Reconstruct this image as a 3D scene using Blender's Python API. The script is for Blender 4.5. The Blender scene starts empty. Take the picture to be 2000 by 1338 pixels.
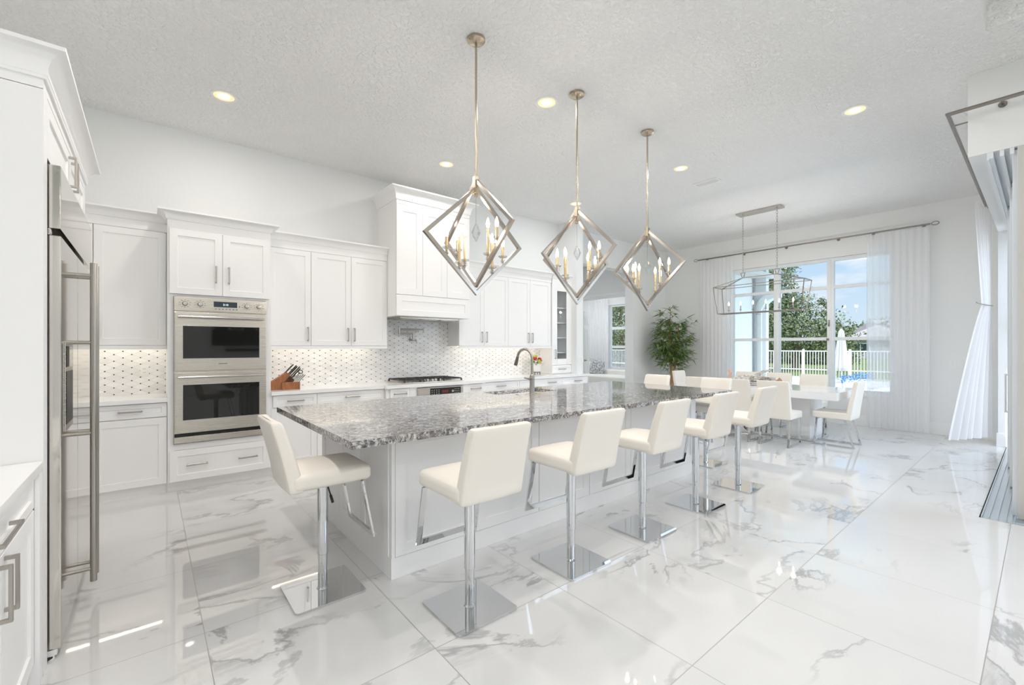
import bpy, bmesh, math, random
from mathutils import Vector, Matrix
R = math.radians
sc = bpy.context.scene
C = sc.collection
random.seed(7)

# ------------------------------------------------------------------ camera, sky, sun, exposure
cd = bpy.data.cameras.new('camera'); cam = bpy.data.objects.new('camera', cd); C.objects.link(cam)
cam.location = (0, 0, 1.395); cam.rotation_euler = (R(90), 0, 0.8808 - R(90))
cd.sensor_width = 36; cd.lens = 859 / 2000 * 36; cd.shift_y = 9 / 2000; cd.clip_end = 500; cd.clip_start = 0.02
sc.camera = cam
sc.view_settings.view_transform = 'Standard'; sc.view_settings.look = 'None'
sc.view_settings.gamma = 1; sc.view_settings.use_curve_mapping = False
sc.view_settings.exposure = 0.31
sc.cycles.max_bounces = 14; sc.cycles.diffuse_bounces = 8; sc.cycles.glossy_bounces = 6
sc.cycles.transmission_bounces = 8; sc.cycles.transparent_max_bounces = 24
sc.cycles.sample_clamp_indirect = 4; sc.cycles.use_denoising = True
sc.cycles.caustics_refractive = False; sc.cycles.caustics_reflective = False

SKY = .84
FILL_GLOW = 4.0
CAN_W = 12.5

def world():
    w = bpy.data.worlds.new('sky'); sc.world = w; w.use_nodes = True
    nt = w.node_tree; N = nt.nodes; L = nt.links; N.clear()
    out = N.new('ShaderNodeOutputWorld'); bg = N.new('ShaderNodeBackground')
    tc = N.new('ShaderNodeTexCoord'); sp = N.new('ShaderNodeSeparateXYZ')
    L.new(tc.outputs['Generated'], sp.inputs[0])
    cr = N.new('ShaderNodeValToRGB')
    e = cr.color_ramp.elements
    e[0].position = 0.0; e[0].color = (.72, .84, .93, 1)
    e[1].position = .75; e[1].color = (.26, .47, .86, 1)
    m = e.new(.2); m.color = (.50, .71, .95, 1)
    L.new(sp.outputs['Z'], cr.inputs[0])
    mp = N.new('ShaderNodeMapping'); mp.inputs['Scale'].default_value = (1, 1, 3.2)
    L.new(tc.outputs['Generated'], mp.inputs[0])
    nz = N.new('ShaderNodeTexNoise'); nz.inputs['Scale'].default_value = 4.2; nz.inputs['Detail'].default_value = 7
    nz.inputs['Roughness'].default_value = .55
    L.new(mp.outputs[0], nz.inputs['Vector'])
    r2 = N.new('ShaderNodeValToRGB'); r2.color_ramp.elements[0].position = .50; r2.color_ramp.elements[1].position = .66
    L.new(nz.outputs['Fac'], r2.inputs[0])
    mx = N.new('ShaderNodeMixRGB'); mx.inputs[2].default_value = (1.0, 1.0, 1.0, 1)
    L.new(r2.outputs[0], mx.inputs[0]); L.new(cr.outputs[0], mx.inputs[1])
    # sky brightened on the sliding-door side, away from the sun, as added indoor fill
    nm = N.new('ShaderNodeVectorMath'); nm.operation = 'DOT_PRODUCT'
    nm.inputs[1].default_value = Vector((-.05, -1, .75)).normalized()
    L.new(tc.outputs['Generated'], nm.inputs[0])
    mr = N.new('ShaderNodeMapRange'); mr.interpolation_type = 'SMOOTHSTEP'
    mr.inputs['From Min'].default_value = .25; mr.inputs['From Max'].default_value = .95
    mr.inputs['To Min'].default_value = SKY; mr.inputs['To Max'].default_value = SKY * FILL_GLOW
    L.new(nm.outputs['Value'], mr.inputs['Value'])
    gf = N.new('ShaderNodeMapRange'); gf.interpolation_type = 'SMOOTHSTEP'
    gf.inputs['From Min'].default_value = .2; gf.inputs['From Max'].default_value = .8; gf.inputs['To Max'].default_value = .8
    L.new(nm.outputs['Value'], gf.inputs['Value'])
    m3 = N.new('ShaderNodeMixRGB'); m3.inputs[2].default_value = (.74, .83, .95, 1)
    L.new(gf.outputs[0], m3.inputs[0]); L.new(mx.outputs[0], m3.inputs[1])
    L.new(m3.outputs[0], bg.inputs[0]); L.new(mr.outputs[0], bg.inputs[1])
    L.new(bg.outputs[0], out.inputs[0])
world()
sd = bpy.data.lights.new('sun', 'SUN'); sun = bpy.data.objects.new('sun', sd); C.objects.link(sun)
sd.energy = 2.9; sd.angle = R(.6); sd.color = (1, .96, .88)
sun.rotation_euler = Vector((1, .22, -1.75)).to_track_quat('-Z', 'Y').to_euler()

# ------------------------------------------------------------------ materials
MT = {}
class G:
    """small node-graph helper"""
    def __init__(s, name):
        s.m = bpy.data.materials.new(name); s.m.use_nodes = True
        s.nt = s.m.node_tree; s.N = s.nt.nodes; s.L = s.nt.links
        s.p = s.N['Principled BSDF']; s.out = s.N['Material Output']
        MT[name] = s.m
    def n(s, t, **kw):
        x = s.N.new('ShaderNode' + t)
        for k, v in kw.items(): setattr(x, k, v)
        return x
    def put(s, sock, v):
        if isinstance(v, bpy.types.NodeSocket): s.L.new(v, sock)
        else: sock.default_value = v
    def math(s, op, a, b=None, c=None):
        x = s.n('Math', operation=op); s.put(x.inputs[0], a)
        if b is not None: s.put(x.inputs[1], b)
        if c is not None: s.put(x.inputs[2], c)
        return x.outputs[0]
    def vmath(s, op, a, b=None):
        x = s.n('VectorMath', operation=op); s.put(x.inputs[0], a)
        if b is not None: s.put(x.inputs[1], b)
        return x.outputs[0]
    def noise(s, vec, scale, detail=4, rough=.5, dist=0):
        x = s.n('TexNoise'); s.put(x.inputs['Vector'], vec); x.inputs['Scale'].default_value = scale
        x.inputs['Detail'].default_value = detail; x.inputs['Roughness'].default_value = rough
        x.inputs['Distortion'].default_value = dist
        return x
    def ramp(s, fac, stops):
        x = s.n('ValToRGB'); e = x.color_ramp.elements
        while len(e) < len(stops): e.new(.5)
        for el, (p, c) in zip(e, stops):
            el.position = p; el.color = (c, c, c, 1) if isinstance(c, (int, float)) else (*c, 1)
        s.put(x.inputs[0], fac); return x.outputs[0]
    def mix(s, f, a, b, mode='MIX'):
        x = s.n('MixRGB', blend_type=mode); s.put(x.inputs[0], f)
        for i, v in ((1, a), (2, b)):
            s.put(x.inputs[i], v if isinstance(v, bpy.types.NodeSocket) else (*v, 1) if len(v) == 3 else v)
        return x.outputs[0]
    def bump(s, h, strength, dist=.01):
        x = s.n('Bump'); x.inputs['Strength'].default_value = strength; x.inputs['Distance'].default_value = dist
        s.L.new(h, x.inputs['Height']); s.L.new(x.outputs[0], s.p.inputs['Normal'])
    def obj(s):
        return s.n('TexCoord').outputs['Object']
    def map(s, vec, scale=(1, 1, 1), loc=(0, 0, 0), rot=(0, 0, 0)):
        x = s.n('Mapping'); s.put(x.inputs[0], vec)
        x.inputs['Scale'].default_value = scale; x.inputs['Location'].default_value = loc; x.inputs['Rotation'].default_value = rot
        return x.outputs[0]

def P(name, col, rough=.5, metal=0, spec=.5, emit=None, es=0, trans=0, ior=1.45):
    g = G(name); p = g.p
    p.inputs['Base Color'].default_value = (*col, 1); p.inputs['Roughness'].default_value = rough
    p.inputs['Metallic'].default_value = metal; p.inputs['Specular IOR Level'].default_value = spec
    p.inputs['Transmission Weight'].default_value = trans; p.inputs['IOR'].default_value = ior
    if emit: p.inputs['Emission Color'].default_value = (*emit, 1); p.inputs['Emission Strength'].default_value = es
    return g

def wallmat(name, col, scale, strength, rough=.6):
    g = P(name, col, rough, spec=.3)
    nz = g.noise(g.obj(), scale, 3, .6)
    g.bump(g.ramp(nz.outputs['Fac'], [(.42, 0), (.62, 1)]), strength, .008)
wallmat('wall_paint', (.825, .835, .83), 60, .08)
wallmat('ceiling_paint', (.87, .87, .86), 30, .9)
P('trim_white', (.86, .865, .86), .35)
P('cabinet_white', (.90, .895, .89), .32)
P('quartz', (.88, .88, .87), .12)
P('chrome', (.68, .69, .70), .04, 1)
P('plate_chrome', (.74, .75, .76), .03, 1)
P('nickel', (.46, .43, .39), .28, 1)
P('polished_nickel', (.52, .47, .42), .2, 1)
P('brass', (.72, .55, .33), .26, 1)
P('bronze', (.50, .43, .33), .25, 1)
P('rod_metal', (.30, .27, .245), .3, 1)
P('dark_metal', (.22, .20, .19), .35, 1)
P('iron', (.045, .045, .047), .5)
P('black', (.012, .012, .012), .3)
P('oven_glass', (.012, .013, .012), .03, spec=.6)
P('display', (.03, .05, .06), .1)
P('display_red', (.16, .035, .03), .15)
P('display_text', (.5, .7, .8), .4, emit=(.6, .85, 1), es=1.2)
P('white_plastic', (.84, .84, .82), .4)
P('gap_dark', (.06, .06, .06), .7)
P('grout_dark', (.2, .2, .2), .7)
P('vinyl_white', (.74, .75, .76), .3)
P('frame_white', (.80, .83, .85), .35)
P('frame_shaded', (.58, .57, .55), .45)
P('aluminium', (.62, .68, .72), .35, .8)
P('white_lacquer', (.88, .88, .88), .08)
P('bulb', (1, .9, .75), .3, emit=(1, .80, .52), es=14)
P('can_lens', (1, .95, .85), .4, emit=(1, .86, .62), es=1.6)
P('can_cone_glow', (.86, .74, .45), .4, emit=(1, .80, .42), es=.45)  # glow painted into the reflector for the lamp light it would catch
P('led', (1, 1, 1), .4, emit=(1, .90, .74), es=7)
P('stucco', (.86, .84, .81), .8)
P('stucco_pink', (.80, .70, .64), .8)
P('wood_block', (.40, .16, .06), .4)
P('knife_handle', (.03, .026, .024), .35)
P('steel', (.60, .59, .57), .22, 1)
P('ceramic', (.80, .79, .76), .4)
P('red_petal', (.55, .02, .03), .5); P('lime_petal', (.45, .55, .06), .5); P('leaf_green', (.05, .16, .03), .5)
P('white_petal', (.86, .85, .82), .5); P('shell_brown', (.42, .22, .12), .5); P('shell_pink', (.72, .45, .36), .5)
P('bark', (.22, .16, .11), .8); P('pot', (.30, .20, .14), .6)
P('roof_tile', (.36, .33, .32), .8); P('house_grey', (.36, .36, .37), .8)
P('blue_flower', (.07, .26, .66), .5)
P('canvas', (.60, .585, .56), .8)
P('wood_fence', (.45, .30, .22), .8)
P('drift', (.52, .45, .38), .8)
P('dark_leaf', (.06, .06, .055), .6)
P('sofa_leather', (.80, .79, .74), .5)
P('concrete', (.60, .59, .57), .85)

def leather():
    g = P('leather', (.85, .80, .725), .40)
    nz = g.noise(g.obj(), 240, 2, .5); g.bump(nz.outputs['Fac'], .06, .002)
leather()
def stainless():
    g = P('stainless', (.62, .575, .51), .26, 1)
    v = g.map(g.obj(), (.6, .6, 140)); nz = g.noise(v, 3, 3)
    g.L.new(g.ramp(nz.outputs['Fac'], [(.3, .18), (.7, .34)]), g.p.inputs['Roughness'])
    g = P('stainless_bright', (.67, .64, .60), .08, 1)
    v = g.map(g.obj(), (90, 90, .5)); nz = g.noise(v, 3, 3)
    g.L.new(g.ramp(nz.outputs['Fac'], [(.3, .06), (.7, .13)]), g.p.inputs['Roughness'])
stainless()

def floor_mat():
    g = P('marble_tile', (.8, .8, .8), .05, spec=.62)
    pos = g.n('NewGeometry').outputs['Position']
    sp = g.n('SeparateXYZ'); g.L.new(pos, sp.inputs[0])
    a = .813
    u = g.math('DIVIDE', g.math('SUBTRACT', sp.outputs[0], .209 - 20 * a), a)
    v = g.math('DIVIDE', g.math('SUBTRACT', sp.outputs[1], 4.235 - 20 * a), a)
    fu = g.math('FRACT', u); fv = g.math('FRACT', v)
    iu = g.math('FLOOR', u); iv = g.math('FLOOR', v)
    du = g.math('MINIMUM', fu, g.math('SUBTRACT', 1.0, fu)); dv = g.math('MINIMUM', fv, g.math('SUBTRACT', 1.0, fv))
    d = g.math('MINIMUM', du, dv)
    grout = g.math('LESS_THAN', d, .0026)
    cb = g.n('CombineXYZ'); g.L.new(iu, cb.inputs[0]); g.L.new(iv, cb.inputs[1])
    wn = g.n('TexWhiteNoise', noise_dimensions='2D'); g.L.new(cb.outputs[0], wn.inputs['Vector'])
    off = g.vmath('MULTIPLY', wn.outputs['Color'], (37, 41, 29))
    cf = g.n('CombineXYZ'); g.L.new(fu, cf.inputs[0]); g.L.new(fv, cf.inputs[1])
    loc = g.vmath('ADD', g.map(cf.outputs[0], (.75, 1.25, 1), rot=(0, 0, R(12))), off)
    n1 = g.noise(loc, .85, 8, .58, .55).outputs['Fac']
    n2 = g.noise(loc, .9, 2, .5).outputs['Fac']
    n3 = g.noise(g.map(loc, (3, 22, 1), rot=(0, 0, R(-14))), 1.4, 5, .65, .3).outputs['Fac']
    dist = g.math('ABSOLUTE', g.math('SUBTRACT', n1, .5))
    line = g.ramp(dist, [(0, 1), (.006, .85), (.017, 0)])
    msk = g.ramp(n2, [(.47, 0), (.62, 1)])
    side = g.math('SUBTRACT', n1, .5)
    blotch = g.math('MULTIPLY', g.ramp(side, [(0, 0), (.004, 1), (.05, .45), (.085, 0)]), g.ramp(n3, [(.35, .15), (.62, .75)]))
    m2 = g.ramp(n2, [(.57, 0), (.68, 1)])
    f = g.math('MAXIMUM', g.math('MULTIPLY', line, msk), g.math('MULTIPLY', blotch, m2))
    nc = g.noise(loc, 2.2, 3).outputs['Fac']
    base = g.mix(nc, (.70, .70, .695), (.76, .76, .755))
    col = g.mix(g.math('MULTIPLY', f, .8), base, (.34, .345, .35))
    col = g.mix(grout, col, (.38, .36, .34))
    g.L.new(col, g.p.inputs['Base Color'])
    g.L.new(g.math('MULTIPLY_ADD', grout, .4, .022), g.p.inputs['Roughness'])
    g.p.inputs['IOR'].default_value = 1.75
    wv = g.noise(pos, 1.6, 1).outputs['Fac']
    g.bump(wv, .02, .01)
floor_mat()

def granite():
    g = P('granite', (.5, .5, .5), .06, spec=.6)
    o = g.obj()
    w = g.noise(g.map(o, (1, 1.6, 1)), 5, 4, .6, .8)
    v = g.mix(.12, o, w.outputs['Color'], 'ADD')
    a = g.noise(g.map(v, (1, 2.0, 1.2)), 40, 7, .66, .5).outputs['Fac']
    b = g.noise(g.map(v, (1, 1.5, 1), (5, 3, 1)), 22, 5, .6, .4).outputs['Fac']
    c = g.noise(g.map(v, (1, 1, 1), (1, 9, 4)), 110, 4, .6).outputs['Fac']
    col = g.ramp(a, [(.33, (.03, .03, .035)), (.44, (.11, .11, .12)), (.51, (.30, .28, .27)), (.58, (.54, .53, .52)), (.70, (.78, .77, .76))])
    col = g.mix(g.ramp(b, [(.52, 0), (.62, .75)]), col, (.10, .10, .11))
    col = g.mix(g.ramp(b, [(.34, .7), (.45, 0)]), col, (.66, .63, .61))
    col = g.mix(g.ramp(c, [(.60, 0), (.68, .8)]), col, (.80, .80, .80))
    col = g.mix(g.ramp(c, [(.30, .8), (.37, 0)]), col, (.10, .08, .075))
    g.L.new(col, g.p.inputs['Base Color']); g.p.inputs['IOR'].default_value = 1.5
granite()

def backsplash():
    g = P('rhombus_tile', (.85, .85, .84), .12)
    sp = g.n('SeparateXYZ'); g.L.new(g.obj(), sp.inputs[0])
    px, pz = .134, .0660
    u = g.math('DIVIDE', sp.outputs[0], px); v = g.math('DIVIDE', sp.outputs[2], pz)
    def near(x, o):
        return g.math('MULTIPLY', g.math('SUBTRACT', g.math('FRACT', g.math('ADD', x, .5 + o)), .5), 1.0)
    def dist(o):
        a = g.math('MULTIPLY', near(u, o), px); b = g.math('MULTIPLY', near(v, o), pz)
        return g.math('ADD', g.math('ABSOLUTE', a), g.math('ABSOLUTE', b))
    d = g.math('MINIMUM', dist(0), dist(.5))
    dot = g.math('LESS_THAN', d, .0078)
    s1 = g.math('ADD', u, v); s2 = g.math('SUBTRACT', u, v)
    def ln(s): 
        f = g.math('FRACT', s); return g.math('MINIMUM', f, g.math('SUBTRACT', 1.0, f))
    l = g.math('LESS_THAN', g.math('MINIMUM', ln(s1), ln(s2)), .022)
    cb = g.n('CombineXYZ'); g.L.new(g.math('FLOOR', s1), cb.inputs[0]); g.L.new(g.math('FLOOR', s2), cb.inputs[1])
    wn = g.n('TexWhiteNoise', noise_dimensions='2D'); g.L.new(cb.outputs[0], wn.inputs['Vector'])
    n = g.noise(g.obj(), 9, 5, .6, 1).outputs['Fac']
    base = g.mix(wn.outputs['Value'], (.78, .775, .765), (.88, .88, .875))
    base = g.mix(g.ramp(n, [(.5, 0), (.7, .25)]), base, (.62, .62, .62))
    col = g.mix(l, base, (.66, .65, .63)); col = g.mix(dot, col, (.07, .065, .065))
    g.L.new(col, g.p.inputs['Base Color'])
backsplash()

def pane_mat():
    g = G('window_glass'); g.N.remove(g.p)
    t = g.n('BsdfTransparent'); t.inputs[0].default_value = (.97, .985, .99, 1)
    gl = g.n('BsdfGlossy'); gl.inputs['Roughness'].default_value = .01
    fr = g.n('Fresnel'); fr.inputs[0].default_value = 1.16
    mx = g.n('MixShader'); g.L.new(fr.outputs[0], mx.inputs[0]); g.L.new(t.outputs[0], mx.inputs[1]); g.L.new(gl.outputs[0], mx.inputs[2])
    g.L.new(mx.outputs[0], g.out.inputs[0])
pane_mat()
def sheer(name, clear):
    g = G(name); g.N.remove(g.p)
    t = g.n('BsdfTransparent'); t.inputs[0].default_value = (1, 1, 1, 1)
    d = g.n('BsdfDiffuse'); d.inputs[0].default_value = (.97, .97, .985, 1)
    tl = g.n('BsdfTranslucent'); tl.inputs[0].default_value = (.97, .97, .985, 1)
    m1 = g.n('MixShader'); m1.inputs[0].default_value = .5; g.L.new(d.outputs[0], m1.inputs[1]); g.L.new(tl.outputs[0], m1.inputs[2])
    m2 = g.n('MixShader'); m2.inputs[0].default_value = clear; g.L.new(m1.outputs[0], m2.inputs[1]); g.L.new(t.outputs[0], m2.inputs[2])
    g.L.new(m2.outputs[0], g.out.inputs[0])
sheer('sheer', .34); sheer('sheer_dense', .10)
def crystal():
    g = G('crystal'); g.N.remove(g.p)
    t = g.n('BsdfTransparent'); t.inputs[0].default_value = (.96, .97, .97, 1)
    gl = g.n('BsdfGlossy'); gl.inputs['Roughness'].default_value = .02
    lw = g.n('LayerWeight'); lw.inputs[0].default_value = .45
    mx = g.n('MixShader'); g.L.new(lw.outputs['Facing'], mx.inputs[0]); g.L.new(t.outputs[0], mx.inputs[1]); g.L.new(gl.outputs[0], mx.inputs[2])
    g.L.new(mx.outputs[0], g.out.inputs[0])
crystal()
def foliage(name, c1, c2, c3, scale):
    g = P(name, c1, .55, spec=.3)
    n = g.noise(g.obj(), scale, 3, .6).outputs['Fac']
    g.L.new(g.ramp(n, [(.32, c1), (.5, c2), (.68, c3)]), g.p.inputs['Base Color'])
foliage('tree_leaves', (.075, .10, .045), (.14, .175, .08), (.25, .29, .15), 1.1)
foliage('far_leaves', (.08, .12, .05), (.13, .17, .08), (.18, .22, .11), .8)
foliage('bamboo_leaves', (.06, .13, .03), (.15, .25, .07), (.34, .38, .13), 9)
foliage('grass', (.10, .15, .03), (.15, .19, .05), (.19, .20, .07), .15)
foliage('cane', (.30, .17, .08), (.48, .30, .15), (.60, .45, .26), 14)
foliage('fuzzy', (.16, .17, .20), (.42, .43, .45), (.80, .80, .80), 22)
foliage('driftwood', (.30, .26, .22), (.60, .57, .53), (.82, .80, .77), 22)
def water():
    g = P('pool_water', (.25, .62, .75), .03, spec=.5)
    g.bump(g.noise(g.obj(), 2.5, 3).outputs['Fac'], .25, .05)
water()
def blockwood():
    g = G('cherry_wood'); p = g.p; p.inputs['Roughness'].default_value = .38
    n = g.noise(g.map(g.obj(), (30, 30, 3)), 2.2, 4, .6, .4).outputs['Fac']
    g.L.new(g.ramp(n, [(.3, (.24, .085, .03)), (.55, (.36, .14, .055)), (.75, (.46, .20, .09))]), p.inputs['Base Color'])
blockwood()

# ------------------------------------------------------------------ geometry helpers
class MB:
    def __init__(s): s.bm = bmesh.new()
    def box(s, x0, x1, y0, y1, z0, z1, b=0, seg=2, mi=0):
        r = bmesh.ops.create_cube(s.bm, size=1); vs = r['verts']
        for v in vs:
            v.co = Vector((x0 if v.co.x < 0 else x1, y0 if v.co.y < 0 else y1, z0 if v.co.z < 0 else z1))
        fs = {f for v in vs for f in v.link_faces}
        for f in fs: f.material_index = mi
        if b > 0:
            es = list({e for v in vs for e in v.link_edges})
            bmesh.ops.bevel(s.bm, geom=es, offset=b, segments=seg, affect='EDGES', profile=.5)
        return s
    def face(s, pts, mi=0):
        f = s.bm.faces.new([s.bm.verts.new(p) for p in pts]); f.material_index = mi; return f
    def prism(s, poly, d, mi=0):
        """closed prism: 3D polygon pushed along vector d"""
        d = Vector(d); a = [s.bm.verts.new(p) for p in poly]; b = [s.bm.verts.new(Vector(p) + d) for p in poly]
        fs = [s.bm.faces.new(a), s.bm.faces.new(b[::-1])]
        n = len(a)
        for i in range(n): fs.append(s.bm.faces.new([a[i], b[i], b[(i + 1) % n], a[(i + 1) % n]]))
        for f in fs: f.material_index = mi
        bmesh.ops.recalc_face_normals(s.bm, faces=fs); return s
    def tube(s, pts, r, seg=10, closed=False, r2=None, mi=0, rot=0, taper=None):
        """mitred tube; r (and r2 for a rectangular/elliptic section), seg=4 gives a square bar"""
        P_ = [Vector(p) for p in pts]; n = len(P_)
        dirs = [(P_[(i + 1) % n] - P_[i]).normalized() for i in range(n if closed else n - 1)]
        d0 = dirs[0]
        up = Vector((0, 0, 1)) if abs(d0.z) < .95 else Vector((1, 0, 0))
        e1 = d0.cross(up).normalized(); e2 = e1.cross(d0).normalized()
        r2 = r if r2 is None else r2
        k = math.sqrt(2) if seg == 4 else 1
        ring = []
        for j in range(seg):
            a = 2 * math.pi * (j + (.5 if seg == 4 else 0)) / seg + rot
            ring.append(e1 * math.cos(a) * r * k + e2 * math.sin(a) * r2 * k)
        rings = []
        def slide(off, d, nrm):
            den = d.dot(nrm)
            return off - d * (off.dot(nrm) / den) if abs(den) > 1e-4 else off
        for i in range(n):
            din = dirs[i - 1] if (closed or i > 0) else dirs[0]
            dout = dirs[i] if (closed or i < n - 1) else dirs[-1]
            nrm = (din + dout)
            nrm = nrm.normalized() if nrm.length > 1e-5 else din
            if i == 0 and closed:
                offs = [slide(o, dout, nrm) for o in ring]
            else:
                offs = [slide(o, din, nrm) for o in ring]
            t = taper[i] if taper else 1
            rings.append([s.bm.verts.new(P_[i] + o * t) for o in offs])
            if i > 0 or not closed:
                ring = [o - dout * o.dot(dout) if (i == 0) else slide(slide(o, din, nrm), dout, dout) for o in ring]
        m = n if closed else n - 1
        for i in range(m):
            A, B = rings[i], rings[(i + 1) % n]
            for j in range(seg):
                f = s.bm.faces.new([A[j], A[(j + 1) % seg], B[(j + 1) % seg], B[j]]); f.material_index = mi
        if not closed:
            s.bm.faces.new(rings[0][::-1]).material_index = mi; s.bm.faces.new(rings[-1]).material_index = mi
        return s
    def cyl(s, p0, p1, r, seg=16, mi=0): return s.tube([p0, p1], r, seg, mi=mi)
    def lathe(s, prof, c=(0, 0, 0), seg=24, axis='z', mi=0):
        rings = []
        for (r, h) in prof:
            if r < 1e-6:
                rings.append([s.bm.verts.new(s._ax(0, 0, h, axis, c))])
            else:
                rings.append([s.bm.verts.new(s._ax(r * math.cos(2 * math.pi * j / seg), r * math.sin(2 * math.pi * j / seg), h, axis, c)) for j in range(seg)])
        fs = []
        for A, B in zip(rings, rings[1:]):
            for j in range(seg):
                k = (j + 1) % seg
                if len(A) == 1 and len(B) == 1: continue
                if len(A) == 1: fs.append(s.bm.faces.new([A[0], B[j], B[k]]))
                elif len(B) == 1: fs.append(s.bm.faces.new([A[j], A[k], B[0]]))
                else: fs.append(s.bm.faces.new([A[j], A[k], B[k], B[j]]))
        for f in fs: f.material_index = mi
        return s
    @staticmethod
    def _ax(a, b, h, axis, c):
        v = {'z': (a, b, h), 'y': (a, h, b), 'x': (h, a, b)}[axis]
        return Vector(v) + Vector(c)
    def sphere(s, c, r, u=12, v=8, sc_=(1, 1, 1), mi=0):
        rr = bmesh.ops.create_uvsphere(s.bm, u_segments=u, v_segments=v, radius=r)
        for x in rr['verts']: x.co = Vector((x.co.x * sc_[0], x.co.y * sc_[1], x.co.z * sc_[2])) + Vector(c)
        for f in {f for x in rr['verts'] for f in x.link_faces}: f.material_index = mi
        return s
    def cushion(s, w, d, h, r, c=(0, 0, 0), dome=0, n=14):
        """rounded padded block, w*d*h, centred on c, slightly domed on top"""
        b0 = len(s.bm.verts)
        rr = bmesh.ops.create_cube(s.bm, size=2)
        es = list({e for v in rr['verts'] for e in v.link_edges})
        bmesh.ops.subdivide_edges(s.bm, edges=es, cuts=n, use_grid_fill=True)
        hx, hy, hz = w / 2, d / 2, h / 2
        s.bm.verts.ensure_lookup_table()
        for v in list(s.bm.verts)[b0:]:
            q = Vector((v.co.x, v.co.y, v.co.z))
            q = Vector([math.copysign(abs(t) ** .75, t) for t in q])
            p = Vector((q.x * hx, q.y * hy, q.z * hz))
            k = Vector((max(-hx + r, min(hx - r, p.x)), max(-hy + r, min(hy - r, p.y)), max(-hz + r, min(hz - r, p.z))))
            o = p - k
            if o.length > 1e-9: p = k + o.normalized() * r
            if dome and p.z > 0:
                p.z += dome * max(0, 1 - (p.x / hx) ** 2) * max(0, 1 - (p.y / hy) ** 2)
            v.co = p + Vector(c)
        return s
    def xf(s, M):
        bmesh.ops.transform(s.bm, matrix=M, verts=s.bm.verts); return s
    def build(s, name, mats, parent=None, loc=None, smooth=True, ang=35, kind=None):
        me = bpy.data.meshes.new(name)
        s.bm.normal_update()
        for f in s.bm.faces: f.smooth = smooth
        if smooth:
            ca = R(ang)
            for e in s.bm.edges:
                if len(e.link_faces) == 2 and e.calc_face_angle(0) > ca: e.smooth = False
        s.bm.to_mesh(me); s.bm.free()
        for m in ([mats] if isinstance(mats, str) else mats): me.materials.append(MT[m])
        o = bpy.data.objects.new(name, me); C.objects.link(o)
        if smooth and ang < 90: o.modifiers.new('face_weighted_normals', 'WEIGHTED_NORMAL').keep_sharp = True
        if parent: o.parent = parent
        if loc: o.location = loc
        if kind: o['kind'] = kind
        return o

def thing(name, label, cat, loc=(0, 0, 0), rz=0, group=None):
    o = bpy.data.objects.new(name, None); C.objects.link(o); o.empty_display_size = .1
    o.location = loc; o.rotation_euler = (0, 0, rz); o['label'] = label; o['category'] = cat
    if group: o['group'] = group
    return o
def tag(o, label, cat, group=None):
    o['label'] = label; o['category'] = cat
    if group: o['group'] = group
    return o
def struct(name, mb, mats, **k): return mb.build(name, mats, kind='structure', **k)
def sroot(name, loc=(0, 0, 0), rz=0):
    o = bpy.data.objects.new(name, None); C.objects.link(o); o.location = loc; o.rotation_euler = (0, 0, rz); o['kind'] = 'structure'
    return o
def copy_tree(o, parent=None):
    c = o.copy(); C.objects.link(c)
    if parent: c.parent = parent
    for ch in list(o.children): copy_tree(ch, c)
    return c
def dup(o, loc, rz, label, group=None):
    c = copy_tree(o); c.location = loc; c.rotation_euler = (0, 0, rz); c['label'] = label
    if group: c['group'] = group
    return c

CW = 'cabinet_white'
# ------------------------------------------------------------------ room shell
ZC = 3.71
YB = 5.88      # kitchen back wall
XW = 9.72      # dining window wall
LX0, LY0 = -4.2, -5.0
struct('floor', MB().box(LX0 - .2, 5.3, LY0 - .2, 5.9, -.1, 0).box(5.3, 13.7, .345, 12.2, -.1, 0).box(5.25, 5.3, LY0, .345, -.1, 0).box(LX0 - .2, 5.3, 5.9, 12.2, -.1, 0), 'marble_tile', smooth=False)
# ceiling, with the raised tray over the living area (only its corner is in view)
TX, TY = 4.723, .274
ce = MB()
ce.box(LX0 - .2, 14, TY, 12.4, ZC, ZC + .12).box(TX, 5.6, LY0 - .2, TY, ZC, ZC + .12)
ce.box(LX0 - .2, TX, LY0 - .2, LY0 + .9, ZC, ZC + .12).box(LX0 - .2, LX0 + .9, LY0 + .9, TY, ZC, ZC + .12)
ce.box(LX0 + .9, TX, LY0 + .9, TY, ZC + .45, ZC + .55)
ce.box(LX0 + .85, TX + .05, TY, TY + .05, ZC + .12, ZC + .5).box(TX, TX + .05, LY0 + .9, TY, ZC + .12, ZC + .5)
ce.box(LX0 + .85, TX, LY0 + .85, LY0 + .9, ZC + .12, ZC + .5).box(LX0 + .85, LX0 + .9, LY0 + .9, TY, ZC + .12, ZC + .5)
struct('ceiling', ce, 'ceiling_paint', smooth=False)
XO0, XO1 = 6.17, 8.38          # passage opening in the back wall
w = MB().box(LX0, XO0, YB, YB + .22, 0, ZC).box(XO0, XO1, YB, YB + .22, 3.08, ZC).box(XO1, XW + .2, YB, YB + .22, 0, ZC)
struct('wall_back', w, 'wall_paint', smooth=False)
struct('wall_end', MB().box(5.995, XO0, 5.42, YB, 0, ZC), 'wall_paint', smooth=False)
struct('wall_left', MB().box(LX0 - .2, LX0, LY0, -3.9, 0, ZC).box(LX0 - .2, LX0, .9, YB + .2, 0, ZC).box(LX0 - .2, LX0, -3.9, .9, 0, .25).box(LX0 - .2, LX0, -3.9, .9, 2.95, ZC), 'wall_paint', smooth=False)
struct('wall_side', MB().box(-1.12, -1.02, .9, YB, 0, ZC), 'wall_paint', smooth=False)
struct('wall_rear', MB().box(LX0, 5.6, LY0 - .2, LY0, 0, ZC), 'wall_paint', smooth=False)
WY0, WY1, WZ0, WZ1 = 1.63, 4.36, .56, 3.05
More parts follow.
